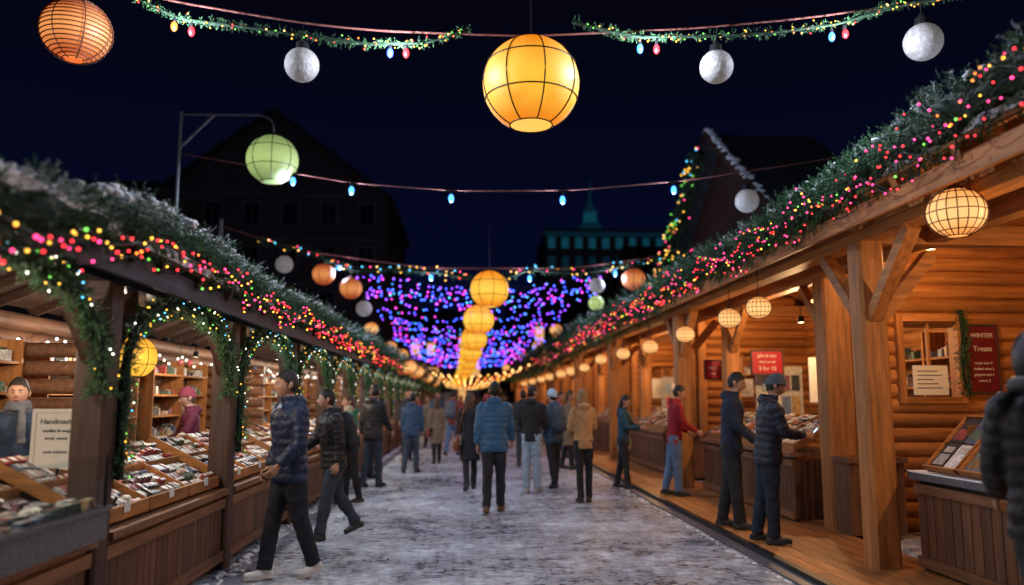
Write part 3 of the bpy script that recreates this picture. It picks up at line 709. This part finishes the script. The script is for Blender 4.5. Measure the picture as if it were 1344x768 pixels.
# ------------------------------------------------------------------ signs & details
def text(s,size,loc,rot,mat,parent=None,ext=.002):
    c=bpy.data.curves.new('lettering','FONT');c.body=s;c.size=size;c.extrude=ext;c.align_x='CENTER';c.align_y='CENTER';c.materials.append(mat)
    o=bpy.data.objects.new('lettering',c);o.location=loc;o.rotation_euler=rot;col.objects.link(o)
    if parent:o.parent=parent
    return o
def poster(name,x,y,z,w,h,mat,tmat,lines,frame=wDz,rz=0):
    mb=MB();mb.box(-w/2,w/2,-.012,.012,-h/2,h/2,mat)
    for a,b,c,d in ((-w/2-.025,-w/2,-h/2-.025,h/2+.025),(w/2,w/2+.025,-h/2-.025,h/2+.025),(-w/2,w/2,-h/2-.025,-h/2),(-w/2,w/2,h/2,h/2+.025)): mb.box(a,b,-.022,.015,c,d,frame)
    o=mb.obj(name,(x,y,z),rz)
    for s,sz,zz in lines: text(s,sz,(0,-.016,zz),(math.pi/2,0,0),tmat,o)
    return o
poster('menu_poster',6.24,8.72,2.03,.36,.78,mDkRed,mPaper,[('WINTER',.075,.28),('Treats',.09,.12),('roast nuts 4',.045,-.05),('mulled wine 5',.045,-.12),('gingerbread 3',.045,-.19),('cocoa 3',.045,-.26)]).location=(6.20,9.26,2.03)
poster('red_sale_sign',4.95,12.9,2.15,.50,.36,mRed,mPaper,[('gifts & toys',.07,.11),('hand carved',.055,.01),('2 for 10',.09,-.10)])
poster('red_sale_sign',4.38,14.0,2.07,.26,.3,mRed,mPaper,[('SALE',.08,.03),('today',.05,-.07)])
o=poster('info_sign',-2.74,5.6,1.29,.27,.34,mPaper,mInk,[('Handmade',.05,.11),('candles & soap',.03,.05),('wool, wood',.03,.0),('cards welcome',.026,-.09)],frame=mPaper)
mb=MB();mb.cyl((0,.03,-.2),(0,.03,-.5),.01,.01,mBlk,8);mb.box(-.08,.08,-.02,.08,-.51,-.50,mBlk);mb.obj('stand',parent=o)
mGlass=pm('case_glass',(.8,.9,.95),.05);mGlass.node_tree.nodes['Principled BSDF'].inputs['Transmission Weight'].default_value=1;mGlass.node_tree.nodes['Principled BSDF'].inputs['IOR'].default_value=1.1
mb=MB();mb.box(-2.55,-2.12,3.4,5.0,.735,.90,mStone);mb.box(-2.56,-2.10,3.38,5.02,.901,.925,mStone)
mb.box(-2.125,-2.118,3.45,4.95,.926,1.22,mGlass)
for y in (3.45,4.95): mb.box(-2.13,-2.11,y-.008,y+.008,.926,1.23,mBlk)
goods(mb,-2.52,-2.16,3.45,4.9,lambda x:.926,0)
mb.obj('display_case')
rnd.seed(3)
for i,yy in enumerate((5.72,6.2,6.68)):
    mb=MB();M=Matrix.Rotation(R(-46),4,'Y')
    mb.box(0,.62,-.22,.22,-.012,.012,wCy,M)
    for a in (-.22,.205): mb.box(0,.62,a,a+.015,.012,.05,wHx,M)
    mb.box(0,.015,-.22,.22,.0125,.065,wHy,M);mb.box(.605,.62,-.22,.22,.012,.05,wHy,M)
    for r_ in range(2):
        for c_ in range(2):
            x0=.03+r_*.29;y0=-.195+c_*.20;mb.box(x0,x0+.265,y0,y0+.185,.013,.03,mPr[rnd.choice([1,6,2,8,9,6,2])],M)
            mb.box(x0+.03,x0+.15,y0+.02,y0+.165,.0305,.033,mPr[rnd.choice([0,3,5,9,4,8])],M)
            mb.box(x0+.17,x0+.235,y0+.03,y0+.15,.0305,.033,mPr[rnd.choice([1,2,6])],M)
    mb.beam((.40,0,.0),(.40,0,.40),.3,.015,wCy)
    mb.obj('print_rack',(4.04,yy,.93))
e=garland('wall_garland',[(6.02,9.24,2.62),(6.04,9.24,2.25),(6.0,9.24,1.95),(6.03,9.24,1.62)],.04,.05,300,snow=.05,size=.6,side0=(1,0,0));e.location=(-.07,0,0)

# ------------------------------------------------------------------ people
def cloth(name,c,rough=.75,sheen=False): return pm(name,c,rough,var=.25,scale=12,bump=.3,bscale=35,bdist=.008)
mSkin=pm('skin',(.40,.215,.145),.55,var=.12,scale=20);mSkin2=pm('skin_lip',(.30,.11,.09),.5);mEye=pm('eye_white',(.4,.4,.4),.2);mIris=pm('iris',(.02,.015,.01),.2)
mHb=pm('hair_dark',(.018,.012,.010),.5,var=.4,scale=40,bump=.6,bscale=80);mHbl=pm('hair_blond',(.26,.15,.07),.5,var=.3,scale=40,bump=.6,bscale=80);mHbr=pm('hair_brown',(.07,.035,.02),.5,var=.3,scale=40,bump=.6,bscale=80)
mScreen=pm('phone_screen',(.5,.7,1),.3,es=1.5,ec=(.6,.8,1),sample=False)
def hpos(d,s=1.0):
    dx,dy,dz=d
    x=.076*dx*(1-.30*max(0,-dz)**1.4);y=.097*dy;z=.118*dz
    if dy>0 and dz<0: y*=1-.38*(-dz)
    if s==1.0 and dy<0:
        y-=.026*math.exp(-((x/.0115)**2))*math.exp(-((z+.022)/.02)**2)+.008*math.exp(-((x/.010)**2))*math.exp(-((z-.0)/.02)**2)
        y+=.010*math.exp(-(((abs(x)-.031)/.015)**2+((z-.006)/.012)**2))
        y-=.005*math.exp(-((z-.030)/.009)**2)
        y-=.006*math.exp(-((x/.022)**2+((z+.058)/.008)**2));y-=.008*math.exp(-((x/.022)**2+((z+.1)/.016)**2))
    return Vector((x*s,y*s,z*s))
def shell(mb,M,mat,keep,s,zs=1,nu=36,nv=24,bumpy=0,thick=True,zo=0):
    vs=[];D=[]
    for j in range(nv+1):
        ph=math.pi*j/nv
        for i in range(nu):
            th=2*math.pi*i/nu;d=(math.sin(ph)*math.cos(th),math.sin(ph)*math.sin(th),math.cos(ph));D.append(d)
            p=hpos(d,s if s!=1 else 1.0)
            if d[2]>0: p.z*=zs
            if bumpy: p*=1+bumpy*math.sin(th*9+ph*4)*math.sin(ph*7)
            p.z+=zo;vs.append(M@p)
    fs=[]
    for j in range(nv):
        for i in range(nu):
            q=(j*nu+i,(j+1)*nu+i,(j+1)*nu+(i+1)%nu,j*nu+(i+1)%nu)
            c=[sum(D[k][a] for k in q)/4 for a in range(3)]
            if keep(c): fs.append(q)
    mb.add(vs,fs,mat,True)
def build_person(name,H=1.75,jac=(.02,.03,.06),pant=(.02,.022,.03),shoe=(.03,.03,.03),kind='puffer',legs=((8,4),(-8,6)),arms=((5,6,15,0),(-5,6,15,0)),lean=3,hyaw=0,hpitch=0,hat=None,hair=mHb,longhair=False,vox=.012,phone=False,backpack=False,female=False,scarf=None,bag=None):
    J=cloth(name+'_jacket',jac,.5 if kind=='puffer' else .8);Pm=cloth(name+'_trousers',pant,.8);Sm=pm(name+'_shoes',shoe,.5);
    body=MB();ln=R(lean)
    def Lf(p):
        p=Vector(p);z=p.z-.95
        if z>0: return Vector((p.x,p.y*math.cos(ln)-z*math.sin(ln),.95+z*math.cos(ln)+p.y*math.sin(ln)))
        return p
    w=.9 if female else 1.0;q=.009 if kind=='puffer' else 0
    hem={'puffer':.80,'jacket':.82,'coat':.52}[kind];pf=.018 if kind=='puffer' else 0
    prof=[(hem,.178+pf,.125+pf),(.90,.178+pf,.128+pf),(1.02,.165+pf,.118+pf),(1.12,.168+pf,.118+pf),(1.24,.185+pf,.128+pf),(1.34,.195+pf,.130+pf),(1.415,.185,.115+pf*.5),(1.455,.125,.09),(1.485,.08,.078),(1.53,.076,.078)]
    if kind=='coat': prof[0]=(hem,.215,.16)
    body.tube([Lf((0,.01 if z<1.4 else .02,z)) for z,_,_ in prof],[(a*w,b*(w if z>.95 else 1)) for z,a,b in prof],J,n=28,step=.012,quilt=q,pitch=.075)
    body.tube([(0,.01,.78),(0,.01,.86),(0,.01,.98)],[(.135,.10),(.160,.115),(.15,.105)],Pm,n=20,step=.02)
    if kind!='coat': body.sph(Lf((0,.095,1.475)),(.11,.065,.065),J,16,10)
    body.tube([Lf((0,.015,1.46)),Lf((0,.0,1.54)),Lf((0,-.006,1.60))],[.056,.052,.05],mSkin,n=14,step=.015)
    if scarf: 
        SM=cloth(name+'_scarf',scarf);body.torus(Lf((0,.01,1.505)),.072,.036,SM,20,10);body.torus(Lf((0,.0,1.545)),.066,.028,SM,20,10)
        body.tube([Lf((.05,-.08,1.50)),Lf((.06,-.155,1.40)),Lf((.065,-.165,1.22))],[(.03,.016),(.038,.014),(.04,.012)],SM,n=10,step=.02)
    for s,(a,k) in zip((-1,1),legs):
        a=R(a);k=R(k);hp=Vector((s*.082,.01,.88));kn=hp+Vector((s*.004,-math.sin(a),-math.cos(a)))*.41;an=kn+Vector((0,-math.sin(a-k),-math.cos(a-k)))*.40
        tt=1.10 if not female else .98
        body.tube([hp+Vector((0,0,.06)),hp,hp.lerp(kn,.5),kn,kn.lerp(an,.35),kn.lerp(an,.8),an+Vector((0,0,-.01))],[(.085*tt,.095*tt),(.088*tt,.100*tt),(.079*tt,.086*tt),(.062*tt,.067*tt),(.060*tt,.067*tt),(.053*tt,.059*tt),(.057*tt,.064*tt)],Pm,n=18,step=.02)
        fp=min(0,(a-k)+R(8))*.85;fd=Vector((s*.15,-math.cos(fp),math.sin(fp))).normalized();fu=Vector((0,math.sin(fp),math.cos(fp)))
        c=an-fu*.055
        body.tube([an+fu*.03,an-fu*.03],[.048,.05],Sm,n=14)
        body.tube([c-fd*.075,c-fd*.05,c,c+fd*.07,c+fd*.13,c+fd*.175],[(.028,.024),(.038,.036),(.042,.042),(.045,.036),(.043,.028),(.025,.016)],Sm,n=16,step=.015)
        body.tube([c-fd*.078-fu*.03,c-fd*.05-fu*.031,c+fd*.13-fu*.029,c+fd*.18-fu*.026],[(.03,.012),(.042,.013),(.047,.013),(.028,.012)],Sm,n=14,step=.02)
    extra=MB();hands=[]
    for s,(a,ab,k,inn) in zip((-1,1),arms):
        a=R(a);k=R(k);sh=Lf((s*.172*w,.015,1.405));ab=R(ab)
        d1=Vector((s*math.sin(ab),-math.sin(a)*math.cos(ab),-math.cos(a)*math.cos(ab)))
        el=sh+d1*.285;ii=R(inn);d2=Vector((-s*math.sin(ii)+s*math.sin(ab)*.3,-math.sin(a+k)*math.cos(ii),-math.cos(a+k)*math.cos(ii))).normalized()
        wr=el+d2*.25
        e=.010 if kind=='puffer' else .0
        body.tube([sh-d1*.03+Vector((-s*.05,0,.0)),sh,sh+d1*.1,el,el.lerp(wr,.5),wr-d2*.01],[.05,.066+e,.062+e,.052+e,.048+e,.038+e*.6],J,n=18,step=.012,quilt=q*.75,pitch=.065)
        wide=Vector((0,d2.z,-d2.y))
        if wide.length<.2: wide=Vector((0,0,1))
        wide=(wide-d2*wide.dot(d2)).normalized();inn_=(-s*Vector((1,0,0)));inn_=(inn_-d2*inn_.dot(d2)-wide*inn_.dot(wide)).normalized()
        extra.tube([wr-d2*.03,wr,wr+d2*.035,wr+d2*.075,wr+d2*.092],[(.024,.02),(.026,.019),(.037,.017),(.041,.015),(.036,.010)],mSkin,n=12,side=tuple(wide))
        for fi,(fl) in enumerate((.9,1.0,.93,.75)):
            st=wr+d2*.082+wide*(.029-fi*.0192);p=st;dd=[]
            pts=[st-d2*.012,st]
            for seg,an_ in ((.036,28),(.026,62),(.02,88)):
                an_=R(an_);p=p+(d2*math.cos(an_)+inn_*math.sin(an_))*seg*fl;pts.append(p)
            extra.tube(pts,[.0092,.0095,.0088,.008,.0062],mSkin,n=8,side=tuple(wide))
        st=wr+d2*.028+wide*.026;t1=(d2*.7+wide*.65+inn_*.25).normalized();t2=(d2*.9+wide*.15+inn_*.45).normalized()
        extra.tube([st-wide*.01,st+t1*.03,st+t1*.03+t2*.028,st+t1*.03+t2*.048],[.014,.012,.0105,.007],mSkin,n=8,side=tuple(inn_))
        hands.append(wr+d2*.09)
    if backpack:
        BM=pm(name+'_backpack',backpack if hasattr(backpack,'__len__') else (.02,.02,.024),.7,bump=.3)
        body.tube([Lf((0,.20,.98)),Lf((0,.215,1.05)),Lf((0,.215,1.25)),Lf((0,.19,1.40)),Lf((0,.17,1.45))],[(.11,.07),(.15,.10),(.15,.105),(.13,.085),(.07,.04)],BM,n=20,step=.02)
        body.tube([Lf((0,.30,1.02)),Lf((0,.31,1.15))],[(.10,.04),(.10,.04)],BM,n=14)
        for s in (-1,1): body.tube([Lf((s*.1,.12,1.43)),Lf((s*.11,.02,1.47)),Lf((s*.115,-.11,1.38)),Lf((s*.13,-.12,1.2)),Lf((s*.15,0,1.08))],[(.022,.012)]*5,BM,n=10,step=.02)
    if bag:
        BM=pm(name+'_bag',bag,.5,bump=.3)
        body.tube([(.25,.03,.68),(.255,.03,.76),(.25,.03,.90),(.24,.03,.93)],[(.05,.13),(.065,.15),(.05,.14),(.02,.12)],BM,n=16,step=.02)
        body.tube([(.24,.13,.90),Lf((.20,.14,1.2)),Lf((.13,.09,1.44)),Lf((.06,.0,1.5)),Lf((.12,-.13,1.36)),Lf((.21,-.12,1.15)),(.24,-.06,.90)],[(.012,.014)]*7,BM,n=8,step=.02)
    me0=body.mesh('tmp');o=bpy.data.objects.new('tmp',me0);col.objects.link(o)
    md=o.modifiers.new('r','REMESH');md.mode='VOXEL';md.voxel_size=vox;md.use_smooth_shade=True
    sm=o.modifiers.new('s','SMOOTH');sm.iterations=1;sm.factor=.5
    tx=bpy.data.textures.new(name+'_folds','CLOUDS');tx.noise_scale=.09;tx.noise_depth=2
    dp_=o.modifiers.new('d','DISPLACE');dp_.texture=tx;dp_.strength=.026;dp_.mid_level=.5
    dg=bpy.context.evaluated_depsgraph_get();dg.update();me=bpy.data.meshes.new_from_object(o.evaluated_get(dg))
    bvh=BVHTree.FromPolygons([Vector(v) for v in body.v],body.f)
    MI=body.m;res=MB();res.mats=list(body.mats)
    res.v=[tuple(v.co) for v in me.vertices]
    for p in me.polygons:
        res.f.append(tuple(p.vertices));hit=bvh.find_nearest(p.center);res.m.append(MI[hit[2]] if hit[2] is not None else 0);res.s.append(True)
    bpy.data.objects.remove(o)
    for src in (extra,):
        off=len(res.v);res.v+=src.v
        for f,m_,s_ in zip(src.f,src.m,src.s): res.f.append(tuple(i+off for i in f));res.m.append(res.mi(src.mats[m_]));res.s.append(s_)
    hc=Lf((0,-.012,1.632));M=Matrix.Translation(hc)@Matrix.Rotation(R(hyaw),4,'Z')@Matrix.Rotation(R(lean*.3+hpitch),4,'X')
    shell(res,M,mSkin,lambda c:True,1.0,nu=48,nv=36)
    for s in (-1,1):
        res.sph(M@Vector((s*.031,-.0800,.007)),.0105,mEye,10,8);res.sph(M@Vector((s*.031,-.0868,.006)),.0060,mIris,8,6)
        res.tube([M@Vector((s*(.016+.013*k),-.0975+.0045*k*k,.025+.002*math.sin(k*1.5))) for k in range(3)],[.003,.0035,.002],hair,n=6,side=(0,0,1))
        res.sph(M@Vector((s*.078,.012,-.004)),(.012,.02,.032),mSkin,10,8,M=Matrix.Rotation(R(hyaw),4,'Z')@Matrix.Rotation(R(-15),4,'X'))
    res.tube([M@Vector((x,-.0985+abs(x)*.35,-.058)) for x in (-.022,-.01,0,.01,.022)],[.001,.0042,.0045,.0042,.001],mSkin2,n=6,side=(0,0,1))
    hk=lambda c:c[2]>np.interp(c[1],[-1,-.55,-.15,.3,1],[.50,.42,-.02,-.45,-.7])
    shell(res,M,hair,hk,1.085,zs=1.05,bumpy=.016)
    if longhair: res.tube([M@Vector((0,.055,.06)),M@Vector((0,.075,-.05)),M@Vector((0,.085,-.15)),M@Vector((0,.10,-.26)),M@Vector((0,.11,-.32))],[(.07,.03),(.088,.05),(.092,.045),(.085,.035),(.04,.015)],hair,n=16,step=.02)
    if hat and hat!='hood':
        HM=pm(name+'_beanie',hat,.9,bump=.6,bscale=70)
        bk=lambda c:c[2]>np.interp(c[1],[-1,0,1],[.42,.12,-.15])
        shell(res,M,HM,bk,1.13,zs=1.12,zo=.004)
        res.torus((0,0,0),1,.11,HM,32,8,M=M@Matrix.Translation((0,.0,.030))@Matrix.Rotation(R(-14),4,'X')@Matrix.Diagonal((.081,.102,.09,1)))
    if hat=='hood':
        shell(res,M,J,lambda c:(c[1]>-.42) or c[2]>.80,1.36,zs=1.0,bumpy=.02,zo=-.02)
        res.torus((0,0,0),1,.13,J,28,8,axis='y',M=M@Matrix.Translation((0,-.045,.0))@Matrix.Diagonal((.088,.09,.135,1)))
        res.torus(Lf((0,.02,1.50)),.10,.05,J,24,10)
    if phone:
        c=(hands[0]+hands[1])/2;PMx=Matrix.Translation(c+Vector((0,-.03,.02)))@Matrix.Rotation(R(-50),4,'X')
        res.box(-.037,.037,-.075,.075,-.004,.004,mBlk,PMx);res.box(-.034,.034,-.07,.07,.0042,.0052,mScreen,PMx)
    V=np.array(res.v);V[:,2]-=V[:,2].min();V*=H/1.76;res.v=[tuple(v) for v in V.tolist()]
    me=res.mesh(name)
    return me
def person(name,loc,heading,**k):
    me=build_person(name,**k);return mk(name,me,loc,R(heading))
D=.05
NAVY=(.022,.035,.075);BLK=(.018,.018,.022);JEAN=(.10,.16,.28);LJ=(.28,.36,.46)
person('man_in_navy_puffer',(-1.56,7.3,0),-48,H=1.79,jac=(.012,.022,.058),pant=(.014,.016,.026),shoe=(.55,.55,.55),kind='puffer',legs=((13,3),(-9,13)),arms=((-8,9,34,4),(4,9,40,12)),lean=3,hyaw=-14,vox=.010)
person('man_with_backpack',(-1.50,9.3,0),-60,H=1.66,jac=(.012,.012,.015),pant=(.03,.04,.06),legs=((-15,20),(15,5)),arms=((20,8,40,5),(-10,8,20,0)),lean=7,hyaw=-20,backpack=True)
person('woman_in_green_jacket',(-1.74,12.4,0),-76,H=1.60,jac=(.03,.14,.085),pant=(.015,.015,.02),female=True,kind='jacket',hair=mHbr,longhair=True,legs=((7,4),(-7,7)),arms=((10,8,75,25),(5,8,40,10)),vox=.014,scarf=(.35,.30,.25))
person('man_in_blue_jacket',(.40,11.3,0),174,H=1.78,jac=(.03,.10,.20),pant=(.02,.02,.028),shoe=(.12,.06,.03),kind='puffer',legs=((10,4),(-8,10)),arms=((14,10,22,0),(-12,9,18,0)),vox=.012,hyaw=14,lean=4)
person('woman_in_dark_coat',(.08,14.1,0),186,H=1.66,jac=BLK,pant=(.02,.02,.025),kind='coat',female=True,hair=mHbr,longhair=True,vox=.015,bag=(.16,.05,.02),legs=((12,4),(-10,12)),hyaw=-25,arms=((-10,8,20,0),(14,8,40,0)))
person('man_in_black_jacket',(1.12,13.6,0),158,H=1.76,jac=(.016,.016,.02),pant=LJ,shoe=(.4,.38,.35),kind='jacket',arms=((5,14,55,28),(5,12,40,20)),legs=((3,2),(-3,2)),vox=.014,hyaw=-35)
person('man_in_light_beanie',(1.56,14.3,0),204,H=1.70,jac=(.03,.06,.10),pant=BLK,hat=(.34,.46,.55),vox=.014,backpack=(.05,.06,.08),legs=((9,3),(-8,9)),hyaw=22,arms=((12,8,20,0),(-12,8,25,0)))
person('woman_in_tan_coat',(1.80,12.3,0),188,H=1.68,jac=(.44,.25,.11),pant=BLK,kind='jacket',female=True,hair=mHbl,longhair=True,legs=((2,2),(-6,5)),arms=((14,10,85,28),(6,10,60,20)),vox=.013,hyaw=-18,lean=2)
person('person_in_navy_jacket',(2.78,14.1,0),70,H=1.60,jac=(.02,.06,.09),pant=BLK,kind='jacket',hair=mHb,longhair=True,female=True,arms=((20,8,70,10),(30,8,50,10)),vox=.014,bag=(.3,.26,.2),hpitch=10)
person('person_in_red_jacket',(3.30,12.6,D),85,H=1.70,jac=(.26,.013,.022),pant=JEAN,kind='jacket',hair=mHb,arms=((18,8,40,10),(5,8,50,20)),legs=((4,2),(-8,6)),lean=6,hpitch=12,vox=.013)
person('man_at_stall',(3.16,9.45,D),68,H=1.80,jac=(.014,.020,.042),pant=BLK,kind='jacket',hpitch=14,lean=5,legs=((6,2),(-7,5)),arms=((12,7,35,10),(12,7,35,10)),vox=.011)
person('man_with_phone',(3.22,8.45,D),80,H=1.74,jac=(.014,.019,.034),pant=(.015,.022,.038),kind='puffer',hpitch=20,lean=7,hat=(.08,.10,.13),legs=((2,2),(-7,5)),arms=((18,5,66,22),(18,5,66,22)),phone=True,vox=.010)
person('person_in_black_hood',(2.88,3.85,0),158,H=1.86,jac=(.010,.010,.013),pant=BLK,kind='puffer',hat='hood',arms=((10,8,40,10),(10,8,40,10)),vox=.010)
person('stall_vendor',(-3.60,6.7,0),20,H=1.70,jac=(.02,.035,.07),kind='jacket',arms=((15,8,50,10),(15,8,50,10)),vox=.013,scarf=(.1,.1,.12))
person('stall_vendor',(-3.28,7.35,0),100,H=1.72,jac=(.02,.02,.03),kind='jacket',arms=((15,8,50,10),(15,8,50,10)),vox=.014)
person('woman_in_pink_beanie',(-3.25,9.75,0),-62,H=1.66,jac=(.10,.015,.03),kind='jacket',female=True,hat=(.22,.035,.05),hair=mHbr,hpitch=12,arms=((20,8,60,10),(20,8,60,10)),vox=.013)
cv=[build_person('passer_by_a',H=1.74,jac=BLK,pant=(.03,.04,.06),vox=.018,hyaw=20,arms=((14,8,25,0),(-12,8,20,0))),
    build_person('passer_by_b',H=1.66,jac=(.20,.15,.10),pant=BLK,kind='coat',female=True,longhair=True,hair=mHbr,vox=.018,bag=(.2,.05,.04)),
    build_person('passer_by_c',H=1.78,jac=(.20,.05,.03),pant=JEAN,kind='jacket',vox=.018,legs=((18,5),(-16,14)),backpack=(.08,.10,.14),arms=((-18,8,15,0),(20,8,25,0))),
    build_person('passer_by_d',H=1.70,jac=(.16,.17,.19),pant=BLK,hat=(.3,.05,.05),vox=.018,scarf=(.3,.05,.05),hyaw=-30,arms=((10,10,80,25),(5,10,60,20))),
    build_person('passer_by_e',H=1.76,jac=(.03,.07,.14),pant=(.05,.07,.1),vox=.018,legs=((15,6),(-14,12)),lean=6)]
CR=[(-1.65,14.6,150,0),(-1.15,17.3,168,4),(-1.9,16.4,60,3),(-.7,19.8,190,1),(-.35,22.5,160,2),(-1.5,21,10,0),(.55,21,200,3),(1.35,19,172,0),(2.3,18,80,1),(2.5,21.5,60,2),(-.9,26,5,4),(-1.2,26.4,-15,1),(.2,28,180,0),(1.2,26,150,1),(2.1,27,90,3),(-1.7,29,-60,2),(-.2,33,10,3),(.9,34,175,4),(1.2,34.3,190,2),(1.8,36,170,0),(-1.2,37,180,1),(.3,41,0,2),(1.3,44,180,3),(-.8,46,180,0),(.1,52,180,1),(.9,56,170,2),(-1.7,24.5,-80,0)]
for x,y,h,k in CR:
    o=mk('passer_by',cv[k],(x,y,0),R(h));s=rnd.uniform(.94,1.05);o.scale=(s,s,s)

# ------------------------------------------------------------------ world, moon, camera
w=bpy.data.worlds.new('World');scn.world=w;w.use_nodes=True;nt=w.node_tree;N=nt.nodes;L=nt.links;bg=N['Background']
sky=N.new('ShaderNodeTexSky');sky.sky_type='NISHITA';sky.sun_disc=False;sky.sun_elevation=R(-4);sky.sun_rotation=R(200)
tc=N.new('ShaderNodeTexCoord');sp=N.new('ShaderNodeSeparateXYZ');L.new(tc.outputs['Generated'],sp.inputs[0])
rp=N.new('ShaderNodeValToRGB');e=rp.color_ramp.elements;e[0].position=0;e[0].color=(.0018,.0034,.019,1);e[1].position=.5;e[1].color=(.0014,.0014,.0038,1)
k=e.new(.24);k.color=(.0014,.0025,.0130,1)
L.new(sp.outputs['Z'],rp.inputs[0])
mx=N.new('ShaderNodeMixRGB');mx.blend_type='ADD';mx.inputs[0].default_value=.002;L.new(rp.outputs[0],mx.inputs[1]);L.new(sky.outputs[0],mx.inputs[2])
L.new(mx.outputs[0],bg.inputs[0]);bg.inputs[1].default_value=1
s=bpy.data.lights.new('moon','SUN');s.energy=.03;s.angle=R(3);s.color=(.6,.72,1);o=bpy.data.objects.new('moon',s);o.rotation_euler=(R(35),0,R(20));col.objects.link(o)
cam=bpy.data.cameras.new('camera');cam.lens=28;cam.sensor_width=36;cam.clip_end=1000;cam.clip_start=.05
cam.dof.use_dof=True;cam.dof.focus_distance=7.4;cam.dof.aperture_fstop=.7
o=bpy.data.objects.new('camera',cam);o.location=(0,0,1.55);o.rotation_euler=(R(90+7.63),0,R(-3.29));col.objects.link(o);scn.camera=o
scn.view_settings.view_transform='Standard';scn.view_settings.look='None';scn.view_settings.exposure=0
